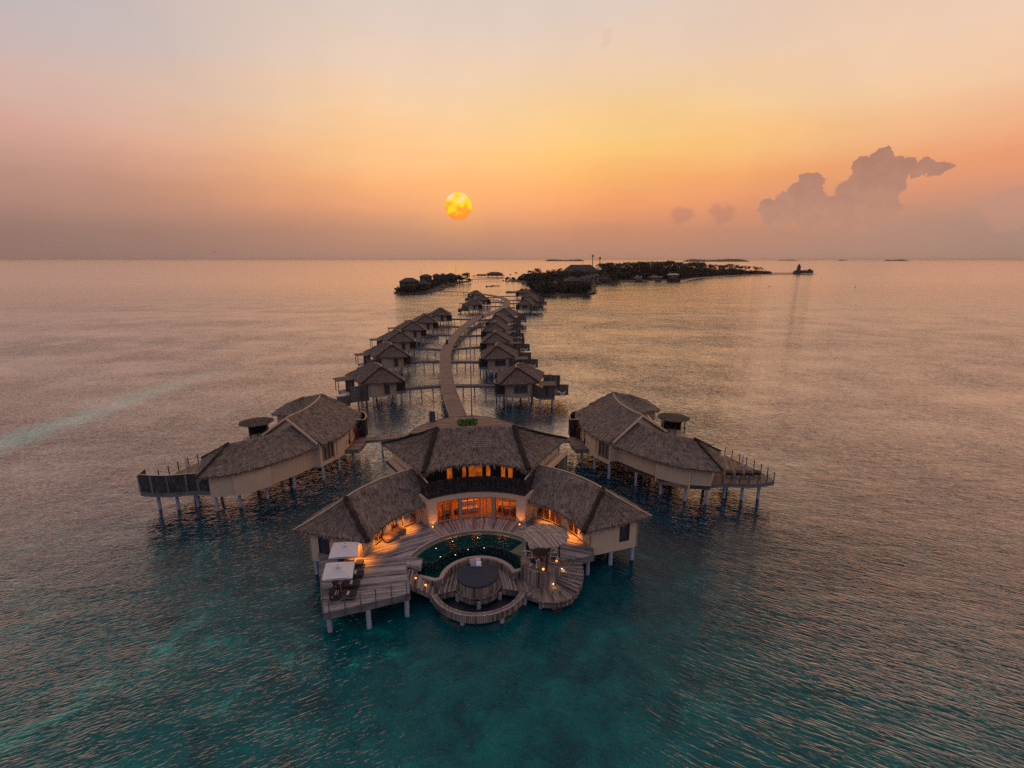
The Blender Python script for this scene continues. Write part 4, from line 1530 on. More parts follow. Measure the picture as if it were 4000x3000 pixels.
# folded butterfly chair frame
bf = thing('chair_frame', 'bare black butterfly chair frame leaning by the right end of the glass front', 'chair frame', (5.25, 45.3, D0))
mb = MB()
for a, b in (((4.9, 45.0, 2.4), (5.75, 45.7, 3.5)), ((5.7, 45.1, 2.4), (4.95, 45.75, 3.2)), ((4.95, 45.75, 3.2), (5.75, 45.7, 3.5)), ((5.75, 45.7, 3.5), (5.6, 45.8, 2.4)), ((4.95, 45.75, 3.2), (5.0, 45.7, 2.4)), ((4.9, 45.0, 2.4), (5.6, 45.8, 2.4)), ((5.7, 45.1, 2.4), (5.0, 45.7, 2.4))):
    mb.tube([a, b], .018, 5)
mb.build('bent_rods', M['darkframe'], bf)

# warm light: lamps inside and unseen eave spots in place of floor strip lights
for x, y, z, pw in ((-2.8, 49.4, 4.9, 150), (2.8, 49.4, 4.9, 150), (0, 50.6, 4.9, 130)):
    lamp(x, y, z, pw, .15)
for a in (-41, -47, -60, 41, 47, 61):
    p = pc(11.9, a)
    lamp(p[0], p[1], 4.5, 24, .12)


def unseen_spot(x, y, z, power, aim=(0, 0, -1), cone=95):
    l = bpy.data.lights.new('unseen_orange_spot', 'SPOT')
    l.energy = power
    l.color = (1., .30, .03)
    l.spot_size = R(cone)
    l.spot_blend = 1.
    l.shadow_soft_size = .12
    o = bpy.data.objects.new('unseen_orange_spot', l)
    C.objects.link(o)
    o.location = (x, y, z)
    o.rotation_euler = Vector(aim).to_track_quat('-Z', 'Y').to_euler()


for x, y, pw in ((-8.75, 42.7, 1300), (-7.0, 45.5, 1000), (-8.2, 44.2, 200), (7.2, 45.5, 1000), (9.3, 42.7, 1100)):
    unseen_spot(x, y, 4.3, pw * .7, (0, 0, -1), 82)
unseen_spot(-10.6, 40.6, 4.2, 600, (0.1, -.15, -1), 100)
for a in (-29, 29):
    p = pc(8.95, a)
    q = pc(9.2, a)
    unseen_spot(p[0], p[1], 2.5, 90, (q[0] - p[0], q[1] - p[1], 1.2), 110)  # unseen spots added beside the globes, washing the wall ends orange


# things seen through the glass
def stool(x, y, label):
    t = thing('stool', label, 'stool', (x, y, D0 + .04))
    mb_ = MB()
    mb_.lathe((x, y, D0 + .04), [(.2, 0), (.28, .2), (.26, .42), (0, .46)], 16)
    mb_.build('seat', M['darkframe'], t)


t = thing('rattan_chair', 'black open rattan armchair behind the left glass door', 'chair', (-3.2, 47.8, D0 + .04))
mb = MB()
for i in range(12):
    a = pi * i / 11
    mb.tube(smooth_line([(-3.2 + .35 * cos(a), 47.75 - .0 + .3 * sin(a) * .8, D0 + .04), (-3.2 + .42 * cos(a), 47.8 + .4 * sin(a), D0 + .5), (-3.2 + .5 * cos(a), 47.85 + .55 * sin(a), D0 + 1.25)], 3), .022, 5)
mb.build('backrest', M['darkframe'], t)
mb = MB()
mb.lathe((-3.2, 47.8, D0 + .04), [(.42, .3), (.44, .4), (0, .44)], 16)
mb.build('seat', M['darkframe'], t)
stool(-2.2, 48.3, 'round dark stool behind the left glass door')
t = thing('sofa', 'pale sofa behind the middle glass doors', 'sofa', (-.9, 48.8, D0 + .04))
mb = MB()
mb.box((-.9, 48.8, D0 + .28), (1.9, .85, .42), .2)
mb.build('seat', M['palecotton'], t)
mb = MB()
mb.box((-.98, 49.2, D0 + .62), (1.9, .22, .75), .2)
mb.build('backrest', M['palecotton'], t)
t = thing('dining_table', 'long dining table behind the right glass door', 'table', (3.2, 48.5, D0 + .04))
mb = MB()
mb.box((3.2, 48.5, D0 + .77), (1.9, .95, .06), -.2)
mb.build('table_top', M['frame'], t)
for sx in (-.8, .8):
    mb = MB()
    mb.box((3.2 + sx * .98, 48.5 - sx * .2, D0 + .39), (.1, .7, .7), -.2)
    mb.build('leg', M['darkframe'], t)


def dchair(label):
    t_ = thing('dining_chair', label, 'chair', (0, 0, 0), 0, 'dining chairs behind the right glass door')
    m1 = MB()
    m1.lathe((0, 0, 0), [(.23, .43), (.24, .47), (0, .48)], 12)
    m1.build('seat', M['darkframe'], t_, local=True)
    m1 = MB()
    m1.tube(smooth_line([(-.22, .12, .46), (-.24, .24, .8), (0, .3, .88), (.24, .24, .8), (.22, .12, .46)], 3), .025, 6)
    m1.build('backrest', M['frame'], t_, local=True)
    for sx, sy in ((-1, -1), (1, -1), (1, 1), (-1, 1)):
        m1 = MB()
        m1.tube([(sx * .15, sy * .15, .44), (sx * .21, sy * .21, 0)], .02, 5)
        m1.build('leg', M['frame'], t_, local=True)
    return t_


dc = dchair('dining chair at the near left side of the table behind the right glass door')
dc.location = (2.75, 47.85, D0 + .04)
dc.rotation_euler = (0, 0, R(175))
dup(dc, (3.65, 47.65, D0 + .04), R(170), 'dining chair at the near right side of the table behind the right glass door')
# balcony table
t = thing('balcony_table', 'round dark table on the balcony in front of the lit upper windows', 'table', (-.05, 48.3, 5.56))
mb = MB()
mb.lathe((-.05, 48.3, 5.56), [(0, .72), (.5, .72), (.5, .77), (0, .78)], 20)
mb.build('table_top', M['darkframe'], t)
mb = MB()
mb.lathe((-.05, 48.3, 5.56), [(.25, 0), (.05, .06), (.05, .72)], 10)
mb.build('pedestal', M['darkframe'], t)
for i, (x, y, rz) in enumerate(((-1.0, 48.5, 80), (.95, 48.5, -80))):
    d = dup(dc, (x, y, 5.56), R(rz), 'dark chair on the balcony at the %s of the round table' % ('left', 'right')[i])
    d['group'] = 'balcony chairs'
    d.name = 'balcony_chair'


# ------------------------------------------------------------------ the two L-shaped villas left and right
def corner_villa(side):
    rt = side > 0
    word = 'right' if rt else 'left'

    def T(p, z=None):
        x, y = p[0], p[1]
        if not rt:
            x, y = -x, y
            x, y = x * .99967 + y * .02587 - 4.17, -x * .02587 + y * .99967 + 1.97
        return (x, y) if z is None and len(p) < 3 else (x, y, p[2] if z is None else z)

    sgn = 1 if rt else -1
    o3 = T((20, 62), 1.8)
    v = thing('corner_villa', ('angled thatched villa at the right, its round deck carrying loungers behind a rope fence' if rt else
                               'angled thatched villa on piles at the left, its deck closed by a dark slatted screen'), 'villa', o3, 0, 'angled villas flanking the large villa')
    # wing: three stretches of blank wall stepping in and out
    fw = [(17.82, 61.02), (18.9, 61.2), (20.5, 58.5), (22.48, 55.75)]
    fb = [(22.15, 55.55), (23.6, 54.2), (25.32, 53.0)]
    fc = [(25.4, 53.32), (27.81, 52.78)]
    mb = MB()
    for ln, zt in ((fw, 4.7), (fb, 4.7), (fc, 4.55)):
        mb.wall([T(p) for p in ln], 1.8, zt, .22, -sgn if not rt else 1)
    mb.wall([T(p) for p in (fb[0], fw[-1])], 1.8, 4.7, .2, 1 * sgn)
    mb.wall([T(p) for p in (fb[-1], fc[0])], 1.8, 4.6, .2, 1 * sgn)
    mb.wall([T(p) for p in (fc[-1], (29.6, 55.6), (31.0, 58.2), (27.6, 61.2), (25.0, 64.9))], 1.8, 4.5, .22, 1 * sgn)
    mb.build('wing_wall', M['plaster'], v)
    fl = MB()
    fl.prism([T(p) for p in fw + fb + fc + [(31.0, 58.2), (27.6, 61.2), (25.0, 64.9)]][::1], 1.82, 2.3)
    fl.build('wing_floor', M['darkframe'], v)
    # main block
    A, B = (17.82, 61.02), (16.0, 65.4)
    mw = [(16.7, 63.2), B, (15.75, 67.2), (15.85, 71.0), (16.2, 74.6), (21.5, 75.6), (27.0, 75.4), (26.6, 70), (26.5, 64.9)]
    mb = MB()
    mb.wall([T(p) for p in mw], 1.8, 5.05, .22, -sgn)
    # wall piece A with the window opening
    a, b = Vector(A), Vector(B)

    def ab(t):
        p = a.lerp(b, t) + Vector((-.16, -.05)) * sin(pi * t)
        return (p.x, p.y)
    for t0, t1, z0, z1 in ((0, .07, 1.8, 5.05), (.07, .62, 1.8, 2.45), (.07, .62, 4.85, 5.05), (.62, 1., 1.8, 5.05)):
        mb.wall([T(ab(t0)), T(ab(t1))], z0, z1, .22, -sgn)
    # gable
    gp = [(17.82, 61.02, 5.05), (22.3, 62.95, 8.05), (26.55, 64.85, 5.05)]
    mb.wall([T((17.82, 61.02)), T((22.2, 62.95)), T((26.55, 64.85))], 4.3, 5.051, .2, sgn)
    q = [T(p) for p in gp]
    mb.face(q if rt else q[::-1])
    mb.build('main_wall', M['plaster'], v)
    fl = MB()
    fl.prism([T(p) for p in [A] + mw[1:]], 1.82, 2.3)
    fl.build('main_floor', M['darkframe'], v)
    wf = MB()
    for k in range(5):
        t = .07 + .55 * k / 4
        p = T(ab(t))
        wf.box((p[0], p[1], 3.65), (.09, .16, 2.4), 0)
    wf.wall([T(ab(.07)), T(ab(.62))], 2.38, 2.48, .3, -sgn)
    wf.wall([T(ab(.07)), T(ab(.62))], 4.78, 4.86, .28, -sgn)
    wo_ = wf.build('window', M['frame'], v)
    g = MB()
    p, q_ = T(ab(.07)), T(ab(.62))
    ofx = .1 * sgn
    g.face([(p[0] + ofx, p[1] + .05, 2.45), (q_[0] + ofx, q_[1] + .05, 2.45), (q_[0] + ofx, q_[1] + .05, 4.8), (p[0] + ofx, p[1] + .05, 4.8)])
    g.build('blind', M['blind'], wo_)
    # barge boards on the gable
    mb = MB()
    for p, q_ in ((gp[0], gp[1]), (gp[1], gp[2])):
        d = Vector((.18, -.38, .06))
        P_, Q_ = Vector(p) + d, Vector(q_) + d
        mb.bar(T(P_), T(Q_), .1, .28)
    mb.build('barge_board', M['plaster'], v)
    # main roof
    ridge = [T(p) for p in smooth_line([(22.35, 62.6, 8.2), (21.45, 65.3, 8.2), (21.05, 68.2, 8.2), (21.1, 71.2, 8.2), (21.6, 74., 8.1)], 4)]
    eL = [T(p) for p in smooth_line([(17.45, 60.75, 5.05), (16.05, 63.7, 5.0), (15.45, 67.6, 4.95), (15.45, 71.4, 4.95), (15.75, 74.9, 5.0)], 4)]
    eR = [T(p) for p in smooth_line([(26.9, 64.5, 5.0), (26.5, 67, 5.0), (26.5, 71, 5.0), (27.2, 75.6, 5.0)], 4)]
    roof_ = MB()
    thatch(roof_, ridge, eL, tuft=13, sag=.1)
    thatch(roof_, ridge, eR, tuft=5, sag=.1)
    bk = [Vector(eL[-1]).lerp(Vector(eR[-1]), i / 6) for i in range(7)]
    ap = Vector(ridge[-1])
    thatch(roof_, [ap + Vector((.001 * i, 0, 0)) for i in range(7)], bk, tuft=3)
    ro_ = roof_.build('main_roof', M['thatch'], v)
    mb = MB()
    mb.tube([Vector(p) + Vector((0, 0, .06)) for p in ridge], .09, 6)
    mb.build('ridge_cap', M['ridge'], ro_)
    # wing roof
    wr = [T(p) for p in smooth_line([(21.75, 63.2, 7.15), (22.85, 60.6, 7.0), (24.5, 58.5, 6.95), (27.1, 56.55, 6.95)], 4)]
    we = [T(p) for p in smooth_line([(17.95, 60.8, 4.75), (19.95, 57.7, 4.75), (22.1, 55.0, 4.75), (24.75, 52.75, 4.75), (28.65, 51.8, 4.6)], 4)]
    wb = [T(p) for p in smooth_line([(25.2, 65.0, 4.9), (27.2, 61.9, 4.8), (31.3, 57.9, 4.6)], 4)]
    roof_ = MB()
    thatch(roof_, wr, we, tuft=15, sag=.08)
    thatch(roof_, wr, wb, tuft=6, sag=.08)
    ap = Vector(wr[-1])
    en = [Vector(we[-1]).lerp(Vector(wb[-1]), i / 6) for i in range(7)]
    thatch(roof_, [ap + Vector((.001 * i, 0, 0)) for i in range(7)], en, tuft=12, sag=.05)
    ro_ = roof_.build('wing_roof', M['thatch'], v)
    hip_roll(wr[-1], we[-1], ro_, .15, sag=.06)
    hip_roll(wr[-1], wb[-1], ro_, .13, sag=.04)
    # rear roof
    roof_ = MB()
    r0, r1 = (24.6, 75.4, 7.55), (22.5, 77.5, 7.5)
    e0, e1, e2, e3 = (29.6, 74.6, 5.1), (23.4, 70.0, 6.0), (19.0, 79.0, 5.1), (29.5, 80.5, 5.1)
    for rr, ee in (([r0, r0], [e0, e1]), ([r0, r1], [e1, e2]), ([r0, r0], [e3, e0]), ([r1, r0], [e2, e3])):
        a_ = [T(Vector(rr[0]).lerp(Vector(rr[1]), i / 4) + Vector((.001 * i, 0, 0))) for i in range(5)]
        b_ = [T(Vector(ee[0]).lerp(Vector(ee[1]), i / 4)) for i in range(5)]
        thatch(roof_, a_, b_, tuft=8)
    roof_.build('rear_roof', M['thatch'], v)
    mb = MB()
    mb.wall([T(p) for p in ((26.9, 73.8), (28.9, 74.9), (28.9, 79.8), (20, 79))], 1.8, 5.0, .2, sgn)
    mb.build('rear_wall', M['plaster'], v)
    # slatted screens on the far side
    mb = MB()
    mb.wall([T(p) for p in ((27.6, 68.6), (28.6, 70.3), (29.6, 73.0))], 2.3, 5.0, .08, sgn)
    mb.build('rear_screen', M['slat'], v)
    # entry deck
    ed = [(16.05, 65.55), (14.2, 65.65), (13.95, 67.5), (14.1, 70.6), (15.9, 71.2), (15.85, 67.2)]
    mb = MB()
    mb.prism([T(p) for p in ed], 2.28, 2.4)
    mb.build('entry_deck', M['board'], v, uvf=lambda c, n: (c[1], c[0]))
    mb = MB()
    for k in range(3):
        mb.wall([T(p) for p in ((16.0, 65.52), (14.17, 65.62), (13.92, 67.5), (14.07, 70.6))], 2.4 - .21 * (k + 1), 2.39 - .21 * k, .06, sgn)
    mb.build('entry_fascia', M['fascia'], v, uvf=lambda c, n: (c[2], c[0] + c[1]))
    mb = MB()
    mb.wall([T(p) for p in ((15.55, 70.7), (14.25, 70.7), (14.35, 72.5), (15.0, 74.2), (15.9, 75.2))], 2.3, 5.1, .08, -sgn)
    so_ = mb.build('entry_screen', M['screen'], v)
    mb = MB()
    mb.wall([T(p) for p in ((15.55, 70.7), (14.25, 70.7), (14.35, 72.5), (15.0, 74.2), (15.9, 75.2))], 5.1, 5.2, .14, -sgn)
    mb.build('screen_rail', M['ridge'], so_)
    mb = MB()
    for y0 in (67.1, 68.1):
        mb.wall([T((15.7, y0)), T((15.72, y0 + .12))], 2.4, 4.6, .16, -sgn)
    mb.wall([T((15.69, 67.1)), T((15.72, 68.2))], 4.5, 4.62, .16, -sgn)
    do = mb.build('entry_door', M['darkframe'], v)
    mb = MB()
    mb.wall([T((15.66, 67.2)), T((15.68, 68.1))], 2.4, 4.5, .1, -sgn)
    mb.build('door_leaf', M['frame'], do)
    # round deck at the end of the wing
    dk = [(27.9, 53.0), (29.4, 53.25), (30.6, 53.1), (32.5, 52.75), (34.4, 52.9), (36.0, 53.3), (36.15, 54.6), (35.6, 57.0), (34.9, 59.4), (34.1, 61.9), (32.0, 60.6), (30.9, 58.2)]
    mb = MB()
    mb.prism([T(p) for p in dk], 2.28, 2.4)
    mb.build('deck_boards', M['board'], v, uvf=lambda c, n: (c[0] * .93 - c[1] * .36, c[0] * .36 + c[1] * .93) if rt else (c[0] * .93 + c[1] * .36, c[1]))
    mb = MB()
    for k in range(2):
        mb.wall([T((p[0], p[1] - .05)) for p in dk[:10]], 2.42 - .26 * (k + 1), 2.41 - .26 * k, .06, sgn)
    mb.build('deck_fascia', M['fascia'], v, uvf=lambda c, n: (c[2], c[0] + c[1]))
    for i, (x, y) in enumerate(((17.75, 60.95), (20.64, 58.47), (22.97, 55.86), (25.26, 53.82), (27.5, 52.95), (30.33, 54.16), (32.3, 53.63), (34.41, 53.64), (16.52, 64.01), (29.5, 57.8), (33.5, 59.5), (26.5, 61), (23, 63), (15.2, 66.5), (25.5, 66), (31.5, 55.8))):
        p = T((x, y))
        pile_at(p[0], p[1], 1.85 if i not in (5, 6, 7, 10, 13, 15) else 2.28, v, .18)
    # fence or screen on the deck
    if rt:
        f_ = thing('rope_fence', 'dark post and rope fence around the round deck of the right angled villa', 'fence', T((34, 56), D0))
        line = [(34.1, 61.8), (34.4, 60.5), (34.8, 59.3), (35.15, 58.2), (35.5, 57.0), (35.8, 55.9), (36.0, 54.8), (36.0, 53.4), (34.9, 53.05), (33.7, 52.9), (32.5, 52.85), (31.5, 53.0), (30.5, 53.2), (29.5, 53.35)]
        for p in line:
            mb = MB()
            mb.box((p[0], p[1], D0 + .55), (.08, .08, 1.25))
            mb.build('post', M['darkframe'], f_)
        ropes(line, f_)
        for i, (x, y) in enumerate(((31.3, 55.1), (32.45, 54.95), (33.6, 54.85), (34.7, 54.9))):
            dup(lg, (x, y, D0), R(62), 'dark lounger on the right villa deck, ' + ('nearest the villa wall', 'second from the villa wall', 'third from the villa wall, by the closed parasol', 'farthest from the villa wall')[i])['group'] = 'loungers on the right villa deck'
        cp_ = (33.5, 56.3)
    else:
        f_ = thing('deck_screen', 'dark brushwood screen with pale uprights along the front of the left villa deck', 'screen', T((33, 53), D0))
        line = [(28.0, 53.05), (29.4, 53.3), (30.6, 53.15), (32.5, 52.8), (34.4, 52.95), (36.0, 53.35), (36.3, 55.0)]
        mb = MB()
        mb.wall([T(p) for p in line], D0 + .02, 4.55, .07, sgn)
        mb.build('brush_panel', M['screen_pale'], f_)
        for p in line[1:6]:
            q_ = T(p)
            mb = MB()
            mb.box((q_[0], q_[1] - .06, 3.4), (.2, .06, 2.1))
            mb.build('upright', M['fascia'], f_)
        mb = MB()
        mb.wall([T(p) for p in line], 4.55, 4.6, .12, sgn)
        mb.build('top_rail', M['ridge'], f_)
        f2 = thing('rope_fence', 'dark posts and rope along the far edge of the left villa deck', 'fence', T((35, 58), D0))
        l2 = [(36.2, 55.2), (35.9, 56.6), (35.5, 57.9), (35.1, 59.2), (34.6, 60.5), (34.1, 61.8)]
        for p in l2:
            q_ = T(p)
            mb = MB()
            mb.box((q_[0], q_[1], D0 + .6), (.09, .09, 1.35))
            mb.build('post', M['darkframe'], f2)
        ropes([T(p) for p in l2], f2)
        cp_ = (33.6, 58.5)
    # closed parasol
    c0 = T(cp_)
    t_ = thing('closed_parasol', 'folded pale parasol standing on the %s villa deck' % word, 'parasol', (c0[0], c0[1], D0))
    mb = MB()
    mb.tube([(c0[0], c0[1], D0), (c0[0], c0[1], D0 + 2.3)], .03, 6)
    mb.build('pole', M['frame'], t_)
    mb = MB()
    mb.lathe((c0[0], c0[1], D0), [(.17, .75), (.2, .9), (.14, 1.4), (.16, 1.55), (.09, 2.0), (.03, 2.25)], 10)
    mb.build('furled_canopy', M['canvas'], t_)
    # little round pavilion on the far side
    gx, gy = T((30.6, 71.6))
    t_ = thing('pavilion', 'small round pavilion with a ragged branch roof behind the %s angled villa' % word, 'pavilion', (gx, gy, 2.))
    mb = MB()
    mb.lathe((gx, gy, 0), [(2.0, 1.6), (2.0, 2.4), (0, 2.41)], 28)
    mb.build('floor_drum', M['plaster'], t_)
    mb = MB()
    for i in range(150):
        a_ = 2 * pi * i / 150 + random.uniform(-.01, .01)
        r_ = random.uniform(2.15, 2.5)
        zt = 5.0 + random.uniform(-.03, .03)
        mb.bar((gx, gy, zt + .12), (gx + r_ * cos(a_), gy + r_ * sin(a_), zt - .22), .1, .06)
    mb.build('roof', M['thatch_far'], t_, uvf=lambda c, n: (math.atan2(c[0] - gx, c[1] - gy) * 6, math.hypot(c[0] - gx, c[1] - gy)))
    for a_ in (-100, -20, 60, 150):
        mb = MB()
        mb.tube([(gx + 1.75 * cos(R(a_)), gy + 1.75 * sin(R(a_)), 2.3), (gx + 1.7 * cos(R(a_)), gy + 1.7 * sin(R(a_)), 4.9)], .09, 8)
        mb.build('post', M['darkframe'], t_)
    mb = MB()
    base_a = 70 if rt else 110
    mb.wall([(gx + 1.85 * cos(R(base_a + a_)), gy + 1.85 * sin(R(base_a + a_))) for a_ in range(-45, 46, 10)], 2.4, 4.75, .06, 1)
    mb.build('brush_screen', M['screen'], t_)
    ropes([(gx + 1.95 * cos(R(a_)), gy + 1.95 * sin(R(a_))) for a_ in ((-100, -60, -20, 20) if rt else (200, 240, 280, 310))], t_)
    # lifebuoy and red box by the entry
    lx, ly = T((15.35, 69.7))
    t_ = thing('lifebuoy', 'red lifebuoy on a stand in the entry of the %s angled villa' % word, 'lifebuoy', (lx, ly, D0))
    mb = MB()
    mb.tube([(lx + .3 * cos(2 * pi * i / 20), ly - .12, D0 + 1.45 + .36 * sin(2 * pi * i / 20)) for i in range(21)], .1, 8, False)
    mb.build('ring', M['red'], t_)
    mb = MB()
    mb.box((lx, ly, D0 + .62), (.5, .12, 1.24))
    mb.build('stand', M['red'] if not rt else M['darkframe'], t_)
    bx, by = T((15.5, 66.2))
    t_ = thing('extinguisher_box', 'small red box on the wall beside the %s angled villa door' % word, 'fire box', (bx, by, D0))
    mb = MB()
    mb.box((bx - .05 * sgn, by, D0 + 1.0), (.26, .34, .62))
    mb.build('box_body', M['red'], t_)
    mb = MB()
    mb.box((bx - .2 * sgn, by, D0 + 1.12), (.05, .2, .25))
    mb.build('label_plate', M['white'], t_)
    # walk to the main villa
    x0, y0 = T((14.05, 70.2))
    x1, y1 = T((14.05, 69.0))
    t_ = thing('connecting_walk', 'short timber walkway joining the %s angled villa to the large villa' % word, 'walkway', ((x0 + 9 * sgn) / 2, y0, D0))
    xe = 8.6 * sgn
    mb = MB()
    mb.prism([(x1, y1), (x0, y0 + .3), (xe, 72.0), (xe, 70.6)] if rt else [(x1, y1), (x0, y0 + .3), (xe, 74.2), (xe, 72.6)], 2.28, 2.4)
    mb.build('walk_boards', M['board'], t_, uvf=lambda c, n: (c[0], c[1]))
    mb = MB()
    mb.bar((x1, y1 - .04, 2.22), (xe, (70.56 if rt else 72.56), 2.22), .08, .4)
    mb.build('fascia', M['fascia'], t_, uvf=lambda c, n: (c[2], c[0]))
    for k in (.3, .8):
        pile_at(x1 + (xe - x1) * k, y1 + .8, 2.28, t_, .13)
    return v


corner_villa(1)
corner_villa(-1)

# ------------------------------------------------------------------ landing behind the large villa
land = thing('landing_deck', 'rounded timber landing behind the large villa where the boardwalk begins', 'deck', (0, 76, D0))
edge = [tuple(p) for p in smooth_line([(-10.4, 70.5), (-10.4, 73.2), (-9.7, 76.1), (-8.1, 78.8), (-6.0, 80.7), (-3.2, 81.9), (-.3, 82.3), (3.3, 80.7), (6.2, 77.4), (8.0, 74.6), (9.2, 70.5)], 4)]
mb = MB()
mb.prism([(p[0], p[1]) for p in edge] + [(7, 60), (-7, 60)], 2.28, 2.4)
mb.build('landing_boards', M['board'], land, uvf=lambda c, n: (c[1], c[0]))
mb = MB()
mb.wall([(p[0], p[1]) for p in edge], 2.38, 2.47, .12, -1)
mb.build('kerb', M['fascia'], land)
for x, y in ((-8, 75), (-4, 79.5), (3, 79), (6.5, 75), (-9, 71.5), (8, 71)):
    pile_at(x, y, 2.28, land, .16)
t = thing('utility_cabinet', 'dark slatted cabinet with a bent pipe on the edge of the rear landing', 'cabinet', (-7.15, 79.6, D0))
mb = MB()
for k in range(7):
    mb.box((-7.55 + .13 * k, 79.55, D0 + .9), (.11, .06, 1.75))
mb.box((-7.15, 79.85, D0 + .85), (.95, .5, 1.65))
mb.build('slat_box', M['slat'], t)
mb = MB()
mb.tube([(-6.65, 79.8, D0 + 1.6), (-6.25, 79.8, D0 + 1.6), (-6.22, 79.8, D0 + 1.55), (-6.22, 79.8, D0)], .035, 6)
mb.build('pipe', M['darkframe'], t)


def leaf_clump(mb, c, rad, n, size, rnd, flat=.7, squash=1.):
    for k in range(n):
        while True:
            p = Vector((rnd.uniform(-1, 1), rnd.uniform(-1, 1), rnd.uniform(-1, 1)))
            if .35 < p.length < 1:
                break
        p = Vector((c[0] + p.x * rad[0], c[1] + p.y * rad[1], c[2] + p.z * rad[2]))
        d = Vector((rnd.uniform(-1, 1), rnd.uniform(-1, 1), rnd.uniform(-.6, .9))).normalized()
        sd_ = d.cross(Vector((rnd.uniform(-1, 1), rnd.uniform(-1, 1), rnd.uniform(-1, 1)))).normalized()
        L = size * rnd.uniform(.6, 1.3)
        mb.face([p - d * L / 2, p + sd_ * L * .28, p + d * L / 2, p - sd_ * L * .28])


t = thing('shrub', 'bright green trimmed shrub in a planter on the rear landing above the roof ridge', 'shrub', (-1.3, 76.2, D0))
rnd = random.Random(3)
mb = MB()
for x in (-2.4, -1.8, -1.2, -.6, -.1):
    leaf_clump(mb, (x, 76.2, D0 + 1.0), (.6, .6, .6), 230, .22, rnd)
mb.build('leaves', M['leaf'], t)
mb = MB()
mb.box((-1.3, 76.2, D0 + .2), (2.7, .8, .4))
mb.build('planter', M['darkframe'], t)
t = thing('flagpole', 'tall thin grey flagpole at the start of the boardwalk', 'pole', (-.6, 82.2, D0))
mb = MB()
mb.tube([(-.6, 82.2, D0), (-.62, 82.2, 10), (-.66, 82.2, 17.3)], [.1, .085, .05], 8)
mb.build('mast', M['steel'], t)
mb = MB()
mb.lathe((-.66, 82.2, 17.3), [(.06, -.05), (.11, .05), (.06, .17), (0, .2)], 8)
mb.build('finial', M['steel'], t)
mb = MB()
mb.box((-.6, 82.2, D0 + .05), (.5, .4, .1))
mb.build('foot_plate', M['darkframe'], t)

# ------------------------------------------------------------------ the boardwalk
BL = [(-4.2, 81.6), (-5.8, 92.5), (-7.1, 104), (-8.6, 123.4), (-9.6, 142), (-9.4, 157.2), (-7.9, 177), (-4.9, 203), (-.6, 226), (4.6, 246), (11.5, 266), (17.0, 292), (20.2, 325), (18.4, 356), (12.5, 378), (4, 398)]
BR = [(-1.5, 82.0), (-3.0, 93), (-4.35, 104.5), (-6.1, 127), (-6.7, 146), (-6.3, 160), (-5.0, 178), (-2.2, 200), (2.0, 223), (7.2, 243), (14.6, 263.5), (20.2, 290), (23.6, 325), (21.6, 358), (15.4, 381), (6.5, 402)]
bw = thing('boardwalk', 'long winding timber boardwalk running between the rows of villas to the islands', 'boardwalk', (-8, 140, 2.3))
l_, r_ = smooth_line([p + (0,) for p in BL], 6), smooth_line([p + (0,) for p in BR], 6)
mb = MB()
sacc = 0.
for i in range(len(l_) - 1):
    a, b, c, d = l_[i], r_[i], r_[i + 1], l_[i + 1]
    ds = ((a + b) / 2 - (c + d) / 2).length
    mb.face([(a.x, a.y, 2.4), (b.x, b.y, 2.4), (c.x, c.y, 2.4), (d.x, d.y, 2.4)], [(sacc, 0), (sacc, 2.6), (sacc + ds, 2.6), (sacc + ds, 0)])
    mb.face([(d.x, d.y, 2.2), (c.x, c.y, 2.2), (b.x, b.y, 2.2), (a.x, a.y, 2.2)], [(sacc + ds, 0), (sacc + ds, 2.6), (sacc, 2.6), (sacc, 0)])
    sacc += ds
mb.build('walk_boards', M['board'], bw)
mb = MB()
mb.wall([(p.x, p.y) for p in l_], 2.0, 2.5, .13, 1)
mb.wall([(p.x, p.y) for p in r_], 2.0, 2.5, .13, -1)
mb.build('edge_beam', M['fascia'], bw, uvf=lambda c, n: (c[2], c[1]))
for i in range(1, len(l_) - 1, 3):
    pm = MB()
    for q in (l_[i].lerp(r_[i], .12), l_[i].lerp(r_[i], .88)):
        pm.tube([(q.x, q.y, -1), (q.x, q.y, 2.2)], .14, 8)
    pm.build('pile_pair', M['pile'], bw)


def jetty(pts, side, word, wd=1.25):
    t_ = thing('jetty', 'narrow timber jetty from the boardwalk to the %s' % word, 'jetty', (pts[0][0], pts[0][1], 2.3), 0, 'jetties between boardwalk and villas')
    c = smooth_line([p + (0,) for p in pts], 4)
    mb_ = MB()
    s_ = 0.
    A, B_ = [], []
    for i, p in enumerate(c):
        tg = (c[min(i + 1, len(c) - 1)] - c[max(i - 1, 0)]).normalized()
        nn = Vector((-tg.y, tg.x, 0)) * wd / 2
        A.append(p + nn)
        B_.append(p - nn)
    for i in range(len(c) - 1):
        ds_ = (c[i + 1] - c[i]).length
        mb_.face([(q.x, q.y, 2.36) for q in (A[i], B_[i], B_[i + 1], A[i + 1])], [(s_, 0), (s_, wd), (s_ + ds_, wd), (s_ + ds_, 0)])
        s_ += ds_
    mb_.build('jetty_boards', M['board'], t_)
    mb_ = MB()
    mb_.wall([(p.x, p.y) for p in A], 1.85, 2.42, .09, -1)
    mb_.wall([(p.x, p.y) for p in B_], 1.85, 2.42, .09, 1)
    mb_.build('edge_beam', M['fascia'], t_, uvf=lambda cc, n: (cc[2], cc[0]))
    L_ = len(c)
    for f_ in (.25, .55, .85):
        p = c[int(f_ * (L_ - 1))]
        pile_at(p.x, p.y, 2.3, t_, .13)


